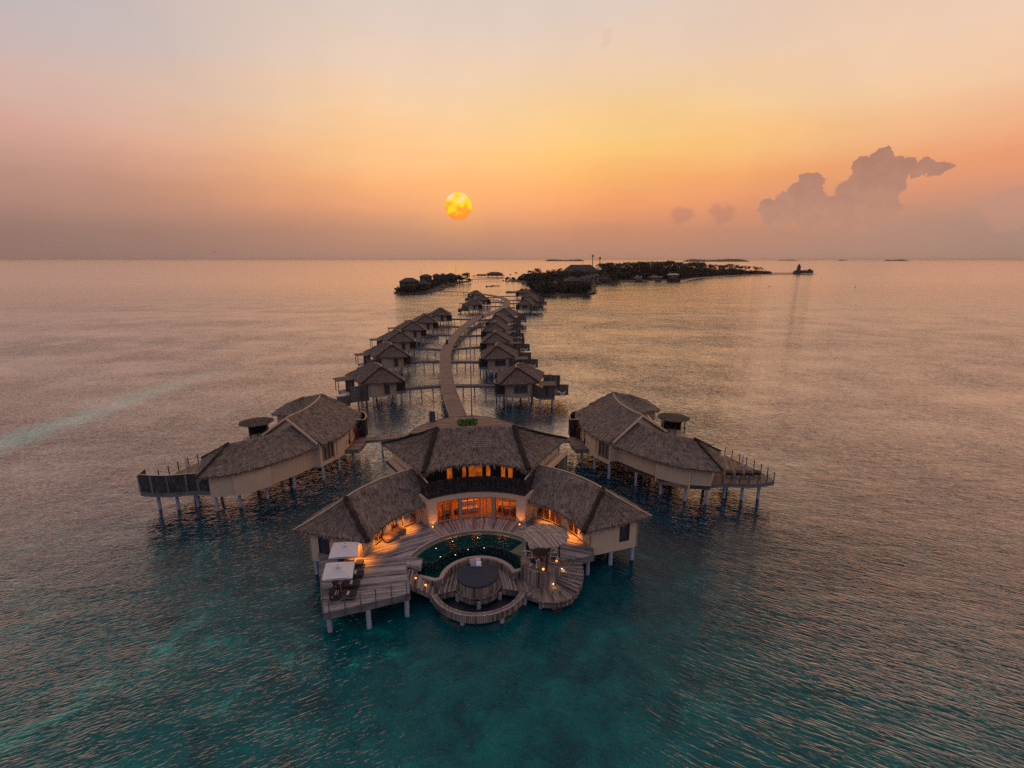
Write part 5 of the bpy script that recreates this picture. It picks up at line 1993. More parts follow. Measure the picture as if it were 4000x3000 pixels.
# ------------------------------------------------------------------ the row villas (local frame: front end of the ridge at the origin)
def row_villa(s, wide):
    """s = 1: sea side to the right; s = -1: mirrored. wide: broad front window, else a narrow one"""
    def X(p):
        return (p[0] * s,) + tuple(p[1:])
    t_ = thing('water_villa', 'x', 'villa', (0, 0, 0), 0, 'water villas along the boardwalk')
    WP = [(-2.5, -1.4), (-1.3, -2.2), (2.4, -2.15), (3.2, -1.2), (4.2, 6.5), (-2.8, 6.8), (-3.0, 1.5)]
    mb_ = MB()
    pl = [X(p) for p in WP]
    mb_.prism(pl, 1.75, 4.95)
    mb_.build('wall', M['plaster_far'], t_, local=True)
    w_ = MB()
    wx0, wx1 = (-.8, 1.9) if wide else (-1.05, -.05)
    z0, z1 = (2.75, 4.35) if wide else (2.2, 4.4)
    for a, b, c, d in ((wx0, wx1, z0 - .08, z0), (wx0, wx1, z1, z1 + .08), (wx0 - .08, wx0, z0 - .08, z1 + .08), (wx1, wx1 + .08, z0 - .08, z1 + .08)):
        w_.box(((a + b) / 2 * s, -2.2, (c + d) / 2), (abs(b - a), .14, d - c))
    wo2 = w_.build('window', M['frame'], t_, local=True)
    g_ = MB()
    g_.box(((wx0 + wx1) / 2 * s, -2.2, (z0 + z1) / 2), (wx1 - wx0, .06, z1 - z0))
    g_.build('blind', M['darkglass'], wo2, local=True)
    rg = [X(p) for p in smooth_line([(0, 0, 7.35), (-.15, 1.3, 7.4), (.1, 3.2, 7.4), (1.5, 6.0, 7.35)], 4)]
    eL = [X(p) for p in smooth_line([(-3.7, -3.0, 4.75), (-4.05, .3, 4.75), (-3.9, 4, 4.75), (-3.4, 8.0, 4.75)], 3)]
    eR = [X(p) for p in smooth_line([(4.2, -1.7, 4.75), (5.3, 2.0, 4.7), (6.2, 5.0, 4.65), (6.6, 8.2, 4.65)], 3)]
    eF = [X(p) for p in smooth_line([(-3.7, -3.0, 4.75), (0, -3.1, 4.8), (4.2, -1.7, 4.75)], 3)]
    eB = [X((-3.4, 8.0, 4.75)), X((1.5, 8.8, 4.75)), X((6.6, 8.2, 4.65))]
    rf = MB()
    rn = random.Random(5)
    thatch(rf, rg, eL, tuft=5, fringe=9, step=.6, rnd=rn)
    thatch(rf, rg, eR, tuft=5, fringe=9, step=.6, rnd=rn)
    a0 = Vector(rg[0])
    thatch(rf, [a0 + Vector((.001 * i, 0, 0)) for i in range(5)], eF, tuft=6, fringe=10, step=.6, rnd=rn)
    a0 = Vector(rg[-1])
    thatch(rf, [a0 + Vector((.001 * i, 0, 0)) for i in range(5)], eB, tuft=2, fringe=4, step=.8, rnd=rn)
    ro2 = rf.build('roof', M['thatch_far'], t_, local=True)
    c_ = MB()
    c_.tube([Vector(p) + Vector((0, 0, .1)) for p in rg[:11]], .1, 6)
    c_.build('ridge_cap', M['ridge'], ro2, local=True)
    for e_ in (eF[0], eF[-1]):
        hip_roll(rg[0], e_, ro2, .15, local=True)
    for x, y in ((-2.3, -1.2), (-1.0, -1.9), (2.2, -1.9), (3.2, 1.5), (-2.5, 3.5), (3.8, 5.5), (1, 3)):
        pile_at(x * s, y, 1.78, t_, .19, local=True)
    # entrance porch on the boardwalk side
    pm = MB()
    pp = [(-4.4, -1.1), (-2.6, -1.35), (-2.9, 3.2), (-4.5, 3.2)]
    pm.prism([X(p) for p in pp], 2.25, 2.38)
    pm.build('porch', M['board'], t_, local=True)
    pm = MB()
    pm.wall([X(p) for p in ((-2.6, -1.38), (-4.42, -1.15), (-4.6, .6), (-4.5, 2.6))], 1.8, 2.35, .07, s)
    pm.build('porch_fascia', M['fascia'], t_, local=True)
    pm = MB()
    pm.wall([X(p) for p in ((-2.6, -1.3), (-4.36, -1.08), (-4.5, .6))], 2.4, 4.5, .07, s)
    so2 = pm.build('porch_screen', M['screen'], t_, local=True)
    pm = MB()
    pm.wall([X(p) for p in ((-2.6, -1.3), (-4.36, -1.08), (-4.5, .6), (-4.2, 2.0))], 4.5, 4.62, .13, s)
    pm.build('screen_rail', M['ridge'], so2, local=True)
    pile_at(-3.6 * s, -.8, 2.25, t_, .17, local=True)
    pile_at(-4.1 * s, 2.0, 2.25, t_, .17, local=True)
    # sea side: screened bath terrace, flat branch awning, tub
    if wide:
        a_ = MB()
        a_.prism([X(p) for p in ((4.2, -3.4), (7.2, -3.4), (7.4, -.4), (4.1, -.4))], 1.55, 1.95)
        a_.build('side_deck', M['fascia'], t_, local=True)
        a_ = MB()
        for i in range(6):
            a_.box((s * (4.3 + .56 * i), -3.38, 3.0), (.12, .07, 2.1))
        a_.wall([X(p) for p in ((4.2, -3.34), (7.15, -3.34), (7.3, -.5))], 1.96, 4.0, .05, s)
        a_.build('slat_screen', M['slat'], t_, local=True)
        a_ = MB()
        a_.prism([X(p) for p in ((4.0, -3.7), (7.4, -3.9), (7.7, -.3), (4.2, -.2))], 4.5, 4.62)
        a_.build('awning', M['thatch_far'], t_, local=True)
        for x, y in ((4.35, -3.1), (6.9, -3.1), (7.1, -.7)):
            pile_at(x * s, y, 1.56, t_, .17, local=True)
        a_ = MB()
        for pts_, zz0, zz1 in ((((5.9, 3.9), (9.3, 3.0)), 2.0, 5.0), (((8.4, -.2), (10.4, -.8)), 1.7, 3.9), (((3.1, -1.0), (4.2, -3.3)), 1.6, 4.3)):
            a_ = MB()
            a_.wall([X(p) for p in pts_], zz0, zz1, .08, s)
            a_.build('sea_screen', M['slat'], t_, local=True)
        a_ = MB()
        a_.prism([X(p) for p in ((4.2, 6.2), (9.6, 5.6), (10.4, 1.2), (10.4, -.9), (7.4, -1.2), (4.0, -.4))], 1.75, 1.95)
        a_.build('sea_deck', M['board'], t_, local=True)
        tub_c = (9.0, -.9)
    else:
        ss = None
        a_ = MB()
        a_.prism([X(p) for p in ((3.4, -1.0), (7.6, -.4), (8.4, 4.0), (4.2, 6.2))], 2.0, 2.35)
        a_.build('side_deck', M['plaster_far'], t_, local=True)
        a_ = MB()
        a_.prism([X(p) for p in ((4.6, 2.2), (8.7, 1.6), (9.2, 4.8), (5.4, 5.6))], 4.75, 4.9)
        a_.build('awning', M['thatch_far'], t_, local=True)
        for x, y in ((8.4, 1.9), (6.6, 2.1), (8.8, 4.4)):
            a_ = MB()
            a_.tube([(x * s, y, 2.2), (x * s, y, 4.78)], .09, 6)
            a_.build('awning_post', M['darkframe'], t_, local=True)
        a_ = MB()
        for pts_, zz0, zz1 in ((((2.9, -1.3), (6.6, -1.7)), 1.0, 4.2), (((6.6, -1.7), (8.8, -1.4), (9.0, -.2)), .4, 2.4), (((5.2, 2.6), (7.0, 2.4)), 2.3, 4.6)):
            a_ = MB()
            a_.wall([X(p) for p in pts_], zz0, zz1, .08, s)
            so3 = a_.build('sea_screen', M['slat'], t_, local=True)
            ss = so3 if zz0 == 1.0 else ss
        a_ = MB()
        a_.wall([X(p) for p in ((2.9, -1.36), (6.6, -1.76))], 4.2, 4.27, .12, s)
        for i in range(6):
            x = 3.0 + i * .66
            a_.box((x * s, -1.38 - .1 * i * .66, 2.6), (.16, .07, 3.2))
        a_.build('screen_rail', M['fascia'], ss, local=True)
        for x, y in ((7.4, .2), (8.2, 3.2), (5.0, -.6)):
            pile_at(x * s, y, 2.05, t_, .17, local=True)
        tub_c = (7.9, -.5)
    tb_ = MB()
    tb_.lathe((tub_c[0] * s, tub_c[1], 1.9), [(.55, 0), (.75, .5), (.8, .6), (.72, .62), (.6, .15), (0, .12)], 18)
    tb_.build('bathtub', M['white'], t_, local=True)
    return t_


NTH = ['nearest', 'second', 'third', 'fourth', 'fifth', 'sixth', 'seventh', 'eighth', 'ninth', 'tenth']
RA = [(8.55, 97.7, 0), (5.75, 124, 4), (6.3, 148, 2), (7.0, 172.6, -4), (9.1, 196, -8), (13.2, 222.5, -14), (27.8, 274, -8), (33.8, 302.5, -4), (36.2, 330, 0), (36.4, 376, 4)]
LA = [(-18.8, 100.6, 18), (-20.9, 127.8, 16), (-22.1, 152, 12), (-21.2, 177.5, 6), (-18.4, 198.5, 2), (-14.2, 225, -4), (.4, 277, -8), (6.0, 309, -4), (3.2, 356, 6)]
pr = row_villa(1, True)
pl_ = row_villa(-1, False)
for lst, pro, wd_ in ((RA, pr, 'right'), (LA, pl_, 'left')):
    for i, (x, y, a) in enumerate(lst):
        lbl = 'thatched villa on stilts, %s in the row on the %s of the boardwalk' % (NTH[i], wd_)
        if i == 0:
            lbl = 'thatched stilt villa nearest in the row on the %s of the boardwalk' % wd_
            pro.location, pro.rotation_euler = (x, y, 0), (0, 0, R(a))
            pro['label'] = lbl
        else:
            dup(pro, (x, y, 0), R(a), lbl)


def bx_at(y, side):
    ln = l_ if side < 0 else r_
    for a, b in zip(ln[:-1], ln[1:]):
        if a.y <= y <= b.y:
            t_ = (y - a.y) / (b.y - a.y)
            return a.x + (b.x - a.x) * t_
    return 0


for i, (x, y, a) in enumerate(LA[:6]):
    yb = (104.7, 131.2, 148.9, 178.2, 200.9, 226)[i]
    ye = (102.6, 131.2, 152.8, 180, 204.5, 229.5)[i]
    jetty([(bx_at(yb, -1) + .1, yb), ((bx_at(yb, -1) + x + 3.3) / 2, (yb + ye) / 2 + .3), (x + 3.3, ye)], -1, '%s villa of the left row' % NTH[i])
for i, (x, y, a) in enumerate(RA[:6]):
    yb = (104.5, 130.3, 149.5, 175.7, 197.8, 222.5)[i]
    ye = (103.8, 129.7, 152.9, 177.3, 201.5, 227)[i]
    jetty([(bx_at(yb, 1) - .1, yb), ((bx_at(yb, 1) + x - 4.3) / 2, (yb + ye) / 2 + .2), (x - 4.3, ye)], 1, '%s villa of the right row' % NTH[i])
for i in range(6, 9):
    x, y, a = LA[i]
    yb = (290, 318, 362)[i - 6]
    jetty([(bx_at(yb, -1) + .1, yb), (x + 8, yb + .5), (x + 3.4, yb + 1)], -1, '%s villa of the left row' % NTH[i])
for i in range(6, 10):
    x, y, a = RA[i]
    yb = (282, 310, 336, 372)[i - 6]
    jetty([(bx_at(yb, 1) - .1, yb), (x - 6, yb + .5), (x - 4.2, yb + 1)], 1, '%s villa of the right row' % NTH[i])
for i, (x, y) in enumerate(((-8.6, 158.5), (4.2, 232))):
    t = thing('boardwalk_post', 'dark service box standing on the boardwalk beside the ' + ('third jetty pair' if i == 0 else 'sixth jetty pair'), 'box', (x, y, D0))
    mb = MB()
    mb.box((x, y, D0 + .7), (.7, .5, 1.4))
    mb.build('box_body', M['darkframe'], t)
    mb = MB()
    mb.box((x, y, D0 + 1.43), (.85, .65, .06))
    mb.build('lid', M['frame'], t)


# ------------------------------------------------------------------ the sea
mb = MB()
prev = None
for r in (0, 60, 150, 400, 1000, 3000, 10000, 30000, 90000):
    ringp = [(r * cos(2 * pi * i / 48), 60 + r * sin(2 * pi * i / 48), 0.) for i in range(48)]
    if prev is not None:
        for i in range(48):
            j = (i + 1) % 48
            if prev[1] == 0:
                mb.face([(0, 60, 0), ringp[i], ringp[j]])
            else:
                mb.face([prev[0][i], ringp[i], ringp[j], prev[0][j]])
    prev = (ringp, r)
sea = tag(mb.build('sea', M['water']), 'teal sea rippled by a light breeze', None, None, 'structure')


# ------------------------------------------------------------------ far away: islets, houses, palms, boats, lighthouse
def sight(px, py, Y):
    """X and Z of the point at distance Y seen in this direction from the drone"""
    fx, fy, fz = sin(YAW) * cos(PITCH), cos(YAW) * cos(PITCH), -sin(PITCH)
    rx, ry = cos(YAW), -sin(YAW)
    ux, uy, uz = sin(YAW) * sin(PITCH), cos(YAW) * sin(PITCH), cos(PITCH)
    a, b = (px - 2000) / 1950, -(py - 1500) / 1950
    d = (fx + rx * a + ux * b, fy + ry * a + uy * b, fz + uz * b)
    t_ = Y / d[1]
    return d[0] * t_, CAM_H + d[2] * t_


def ground(name, label, poly, h, m, rocks=0, seed=1, jit=2.):
    rnd = random.Random(seed)
    ln = []
    for i in range(len(poly)):
        a, b = Vector(poly[i]), Vector(poly[(i + 1) % len(poly)])
        k = max(1, int((b - a).length / 12))
        for j in range(k):
            p = a.lerp(b, j / k)
            ln.append((p.x + rnd.uniform(-jit, jit), p.y + rnd.uniform(-jit, jit)))
    mb_ = MB()
    cx, cy = sum(p[0] for p in ln) / len(ln), sum(p[1] for p in ln) / len(ln)
    inner_ = [(p[0] + (cx - p[0]) * .06, p[1] + (cy - p[1]) * .03 + (2 if p[1] < cy else -2)) for p in ln]
    mb_.face([(p[0], p[1], h) for p in inner_])
    for i in range(len(ln)):
        j = (i + 1) % len(ln)
        mb_.face([(ln[i][0], ln[i][1], -.3), (ln[j][0], ln[j][1], -.3), (inner_[j][0], inner_[j][1], h), (inner_[i][0], inner_[i][1], h)])
    for k in range(rocks):
        i = rnd.randrange(len(ln))
        p = Vector(ln[i]).lerp(Vector(ln[(i + 1) % len(ln)]), rnd.random())
        s_ = rnd.uniform(.5, 1.3)
        mb_.lathe((p.x, p.y, 0), [(s_, -.2), (s_ * .9, s_ * .5), (s_ * .4, s_ * .9), (0, s_ * .95)], 6)
    return tag(mb_.build(name, m), label, None, None, 'structure')


L_ISLE = [(-73, 468), (-63, 434), (-52, 427), (-38, 455), (-30, 480), (-33, 520), (-28, 560), (-22, 610), (-6, 668), (-4, 690), (-22, 690), (-55, 660), (-62, 600), (-70, 540)]
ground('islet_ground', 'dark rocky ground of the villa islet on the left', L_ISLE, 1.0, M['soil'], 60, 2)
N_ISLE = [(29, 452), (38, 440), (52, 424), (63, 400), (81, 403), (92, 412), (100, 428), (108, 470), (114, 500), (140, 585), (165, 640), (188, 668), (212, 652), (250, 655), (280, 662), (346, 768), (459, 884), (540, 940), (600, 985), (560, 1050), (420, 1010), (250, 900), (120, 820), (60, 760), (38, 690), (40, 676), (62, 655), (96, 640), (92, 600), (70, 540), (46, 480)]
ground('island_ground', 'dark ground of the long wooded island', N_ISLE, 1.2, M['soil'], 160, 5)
ground('beach', 'pale sand beach along the far shore of the long island', [(222, 646), (277, 656), (346, 760), (459, 876), (540, 932), (656, 990), (700, 985), (690, 1000), (600, 1010), (540, 965), (440, 905), (330, 800), (262, 690)], .8, M['sand'], 0, 8, 1.)
ground('raft_reef', 'low dark reef flat in the lagoon', [(14.5, 549), (22, 553), (31, 565), (24, 566), (16, 556)], .5, M['rock'], 12, 9, .6)
ground('breakwater', 'low line of dark rocks beside the far row of villas', [(29, 449), (36, 445), (50, 452), (46, 458), (34, 455)], .9, M['rock'], 40, 11, 1.)


def palm(h, seed):
    rnd = random.Random(seed)
    t_ = thing('palm_tree', 'p', 'palm', (0, 0, 0), 0, 'coconut palms on the far islands')
    lean = Vector((rnd.uniform(-.12, .12), rnd.uniform(-.12, .12), 0)) * h
    mb_ = MB()
    pts_ = [lean * (k / 5) ** 2 + Vector((0, 0, h * k / 5)) for k in range(6)]
    mb_.tube(pts_, [.3, .24, .2, .18, .16, .15], 6)
    mb_.build('trunk', M['bark'], t_, local=True)
    mb_ = MB()
    top = pts_[-1]
    for k in range(22):
        az_ = 2 * pi * k / 22 + rnd.uniform(-.2, .2)
        e0_ = rnd.uniform(-.35, 1.2)
        L = rnd.uniform(3.6, 5.0)
        d = Vector((cos(az_), sin(az_), 0))
        spine = []
        p, e_ = top.copy(), e0_
        for j in range(7):
            spine.append(p.copy())
            p = p + (d * cos(e_) + Vector((0, 0, sin(e_)))) * L / 6
            e_ -= rnd.uniform(.22, .34)
        sd_ = Vector((-d.y, d.x, 0))
        for j in range(6):
            a, b = spine[j], spine[j + 1]
            wd_ = .95 * sin(pi * (j + .8) / 7.2) + .15
            for s_ in (-1, 1):
                for q in (0, .5):
                    m0 = a.lerp(b, q)
                    m1 = a.lerp(b, q + .42)
                    mb_.face([m0, m1, m1 + sd_ * s_ * wd_ + Vector((0, 0, -wd_ * rnd.uniform(.35, .7))) + (b - a) * .4])
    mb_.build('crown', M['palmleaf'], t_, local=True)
    return t_


def tree(h, rx_, seed):
    rnd = random.Random(seed)
    t_ = thing('broadleaf_tree', 'p', 'tree', (0, 0, 0), 0, 'dark broadleaf trees on the far islands')
    mb_ = MB()
    mb_.tube([(0, 0, -.3), (.1, 0, h * .3), (.2, .1, h * .6)], [.35, .28, .15], 6)
    for k in range(4):
        a_ = 2 * pi * k / 4 + rnd.random()
        mb_.tube([(.1, 0, h * .35), (rx_ * .5 * cos(a_), rx_ * .5 * sin(a_), h * .65)], [.18, .06], 5)
    mb_.build('trunk', M['bark'], t_, local=True)
    mb_ = MB()
    for k in range(15):
        a_, r_2 = rnd.uniform(0, 2 * pi), rx_ * rnd.uniform(.0, .8)
        z_ = h * (.85 - .3 * (r_2 / rx_) ** 2) * rnd.uniform(.6, 1.)
        s_ = rx_ * rnd.uniform(.28, .45)
        leaf_clump(mb_, (r_2 * cos(a_), r_2 * sin(a_), z_), (s_, s_, s_ * .75), 50, 1.0, rnd)
    mb_.build('crown', M['isleleaf'], t_, local=True)
    return t_


def house(name, label, cat, x, y, w_, d_, h_, rz, rh=2.6, z0=1., storeys=1, nwin=3, wallm='farwall', over=.9, group=None, thatched=False, piles_=False):
    t_ = thing(name, label, cat, (x, y, z0), rz, group)
    mb_ = MB()
    mb_.box((0, 0, h_ / 2), (w_, d_, h_))
    mb_.build('wall', M[wallm], t_, local=True)
    mb_ = MB()
    a, b = w_ / 2 + over, d_ / 2 + over
    k = max(w_ - d_, .6) / 2
    z_, zt = h_ - .1, h_ + rh
    A_ = [(-a, -b, z_), (a, -b, z_), (a, b, z_), (-a, b, z_)]
    P_, Q_ = (-k, 0, zt), (k, 0, zt)
    mb_.face([A_[0], A_[1], Q_, P_])
    mb_.face([A_[1], A_[2], Q_])
    mb_.face([A_[2], A_[3], P_, Q_])
    mb_.face([A_[3], A_[0], P_])
    mb_.face([(p[0], p[1], z_ - .2) for p in A_[::-1]])
    for i in range(4):
        p, q = A_[i], A_[(i + 1) % 4]
        mb_.face([(p[0], p[1], z_ - .2), (q[0], q[1], z_ - .2), q, p])
    mb_.build('roof', M['thatch_far' if thatched else 'rooftile'], t_, local=True)
    for s_ in range(storeys):
        zc = h_ * (s_ + .5) / storeys
        for i in range(nwin):
            xx = -w_ / 2 + w_ * (i + .5) / nwin
            g_ = MB()
            g_.box((xx, -d_ / 2 - .03, zc), (w_ / nwin * .42, .1, h_ / storeys * .6))
            g_.build('window', M['darkglass'], t_, local=True)
    if piles_:
        for sx in (-.9, -.3, .3, .9):
            for sy in (-.9, .9):
                pile_at(sx * w_ / 2, sy * d_ / 2, .1, t_, .2, local=True, z0=-3.)
    return t_


# houses on the left islet
xa, _ = sight(1600, 1120, 462)
house('islet_house', 'wide hip-roofed house at the left tip of the villa islet', 'house', xa, 462, 17, 11, 8.6, .1, 3.2, 1, 2, 4, group='houses on the villa islet')
house('islet_house', 'low house joined to the wide one on the villa islet, half behind bushes', 'house', xa + 12, 470, 12, 9, 6.0, .1, 2.6, 1, 1, 3, group='houses on the villa islet')
for i, (p0, p1, yt, Y, wd_) in enumerate(((1636, 1690, 1071, 560, 'first'), (1688, 1722, 1068, 600, 'second'), (1715, 1745, 1067, 625, 'third'), (1740, 1780, 1066, 645, 'last'))):
    x0, zt = sight(p0, yt, Y)
    x1, _ = sight(p1, yt, Y)
    house('islet_house', '%s of the back row of hip-roofed houses above the trees on the villa islet' % wd_, 'house', (x0 + x1) / 2, Y, (x1 - x0) * .86, 9, zt - 1 - 2.2, .05, 2.2, 1, 2, 3, group='houses on the villa islet')
for i, (px, yt, yb, Y) in enumerate(((1644, 1053, 1078, 565), (1780, 1038, 1078, 640), (2113, 1040, 1065, 690), (2279, 1018, 1036, 690))):
    x, zt = sight(px, yt, Y)
    t = thing('pole', 'thin dark pole standing ' + ('left of the house row on the villa islet', 'right of the house row on the villa islet', 'among palms left of the great hall', 'above the ridge of the great hall')[i], 'pole', (x, Y, 1))
    mb = MB()
    mb.tube([(x, Y, 1), (x, Y, zt)], [.2, .12], 6)
    mb.build('mast', M['darkframe'], t)
    mb = MB()
    mb.lathe((x, Y, zt), [(.2, 0), (.2, .3), (0, .4)], 6)
    mb.build('cap', M['darkframe'], t)

# hut on the water and the bridge
xh0, zh = sight(1895, 1062, 880)
xh1, _ = sight(1970, 1062, 880)
house('stilt_hut', 'lone hip-roofed hut on stilts in the open lagoon beyond the bridge', 'hut', (xh0 + xh1) / 2, 880, (xh1 - xh0) * .8, 14, zh - 2.5 - 3, 0, 3, 2.4, 1, 3, piles_=True, over=2)
xq, _ = sight(1845, 1078, 876)
t = thing('hut_terrace', 'long low timber terrace reaching left from the lone stilt hut', 'terrace', ((xq + xh1) / 2, 875, 1.5))
mb = MB()
mb.box(((xq + xh1) / 2, 872, 1.9), (xh1 - xq, 12, .8))
mb.build('terrace_boards', M['board'], t)
mb = MB()
mb.box((xq + 16, 874, 3.2), (16, 7, 2.2))
mb.build('parapet', M['farwall'], t)
for k in range(5):
    pile_at(xq + 3 + k * (xh1 - xq - 6) / 4, 867, 1.6, t, .3)
t = thing('footbridge', 'long low footbridge on stilts linking the villa islet to the main island', 'bridge', (19, 700, 2))
a, b = Vector((-6, 678, 2.6)), Vector((44, 722, 2.6))
mb = MB()
mb.bar(a, b, 2.2, .5)
mb.bar(a + Vector((0, -1, .9)), b + Vector((0, -1, .9)), .12, .12)
mb.build('walk', M['board'], t)
for k in range(13):
    p = a.lerp(b, (k + .5) / 13)
    pile_at(p.x, p.y - .6, 2.4, t, .22)
for k, (px, wd_) in enumerate(((1905, 'left'), (1933, 'middle'), (1936, 'right'))):
    u_ = (px - 1838) / 120
    p = a.lerp(b, u_)
    t = thing('lamp_post', 'tiny dark lamp post on the footbridge, the %s one of three' % wd_, 'lamp post', (p.x, p.y, 2.8))
    mb = MB()
    mb.tube([(p.x, p.y, 2.8), (p.x, p.y, 5.6)], .14, 6)
    mb.build('post', M['darkframe'], t)
    mb = MB()
    mb.lathe((p.x, p.y, 5.6), [(.1, 0), (.3, .2), (.25, .5), (0, .6)], 8)
    mb.build('lantern', M['darkframe'], t)
t = thing('islet_walkway', 'low walkway on stilts from the villa islet to the far left villas', 'walkway', (-18, 424, 2))
mb = MB()
mb.bar((-42, 448, 2.2), (-4, 420, 2.2), 2., .4)
mb.build('walk', M['board'], t)
for k in range(8):
    pile_at(-38 + k * 5, 445 - k * 3.7 - .6, 2.1, t, .2)
t = thing('lagoon_walkway', 'short low walkway between the two shallow flats of the villa islet', 'walkway', (-20, 560, 1))
mb = MB()
mb.bar((-27, 566, 1.6), (-9, 575, 1.6), 2, .4)
mb.build('walk', M['board'], t)
for k in range(4):
    pile_at(-24 + k * 4.5, 567 + k * 2.2, 1.5, t, .2)


# buildings on the main island
def span(name, label, cat, p0, p1, yt, Y, d_, rh, rz=0., storeys=1, nwin=3, wallm='farwall', thatched=False, over=1.2, zb=1.2, **kw):
    x0, zt = sight(p0, yt, Y)
    x1, _ = sight(p1, yt, Y)
    return house(name, label, cat, (x0 + x1) / 2, Y + d_ / 2 * .2, abs(x1 - x0) - 2 * over, d_, max(zt - zb - rh, 2.2), rz, rh, zb, storeys, nwin, wallm, over, thatched=thatched, **kw)


span('great_hall', 'great hall with a huge dark hipped roof rising above the island palms', 'hall', 2188, 2352, 1034, 660, 24, 12, 0, 1, 8, over=2.5)
x0, z0_ = sight(2326, 1037, 655)
t = thing('roof_panel', 'bright sloping panel at the right end of the great hall roof', 'roof panel', (x0, 646, z0_))
x1, z1_ = sight(2350, 1053, 640)
mb = MB()
for dz_ in (0, -.3):
    q = [(x0, 655, z0_ + dz_), (x0 + 4, 655, z0_ + dz_), (x1 + 1, 640, z1_ + dz_), (x1 - 3.5, 640, z1_ + dz_ - .4)]
    mb.face(q if dz_ == 0 else q[::-1])
mb.build('panel', M['ridge'], t)
span('lagoon_house', 'long low house behind the lagoon at the left end of the main island', 'house', 2024, 2085, 1069, 690, 12, 5, 0, 1, 4)
span('lagoon_house', 'lower wing of pale walls beside the long lagoon house', 'house', 2080, 2122, 1077, 685, 12, 3.5, 0, 1, 3)
span('cottage', 'small thatched cottage among trees on the near point of the main island', 'cottage', 2148, 2193, 1097, 450, 9, 4, 0, 1, 3, thatched=True)
span('terrace_house', 'broad two-storey house with dark hip roof on the near point of the main island', 'house', 2205, 2268, 1078, 470, 14, 4.2, .1, 2, 4)
for i in range(4):
    t_ = .12 + i * .25
    Y = 500 + i * 34
    span('row_house', '%s house of the terrace row along the right shore of the near point' % ('nearest', 'second', 'third', 'farthest')[i], 'house', 2262 + i * 19, 2288 + i * 18, 1076 - i * 3.4, Y, 10, 3.4, -.5, 2, 3, group='terrace row on the right shore')
span('cone_pavilion', 'tall pyramid-roofed pavilion on the right shore beside the terrace row', 'pavilion', 2340, 2386, 1063, 640, 15, 8.5, 0, 1, 5, thatched=True)
span('beach_house', 'low wide thatched house on the beach behind the moored boats', 'house', 2535, 2582, 1073, 700, 14, 4, 0, 1, 4, thatched=True)
span('beach_house', 'small thatched house left of the wide one on the beach', 'house', 2475, 2505, 1074, 690, 12, 4.5, 0, 1, 3, thatched=True)
for i, (px, yt, Y) in enumerate(((2316, 996, 705), (2344, 1003, 712))):
    x, zt = sight(px, yt, Y)
    t = thing('radio_mast', ('taller' if i == 0 else 'shorter') + ' radio mast with antenna panels behind the great hall', 'mast', (x, Y, 1))
    mb = MB()
    mb.tube([(x, Y, 1), (x, Y, zt)], [.75, .45], 8)
    mb.build('mast', M['darkframe'], t)
    for k in range(3):
        mb = MB()
        a_ = 2 * pi * k / 3 + .5
        mb.box((x + 1.1 * cos(a_), Y + 1.1 * sin(a_), zt - 1.2 - i), (.6, .5, 3.4))
        mb.box((x + .6 * cos(a_), Y + .6 * sin(a_), zt - 1.6), (1.1 * abs(cos(a_)) + .2, .3, .25))
        mb.build('antenna', M['darkframe'], t)


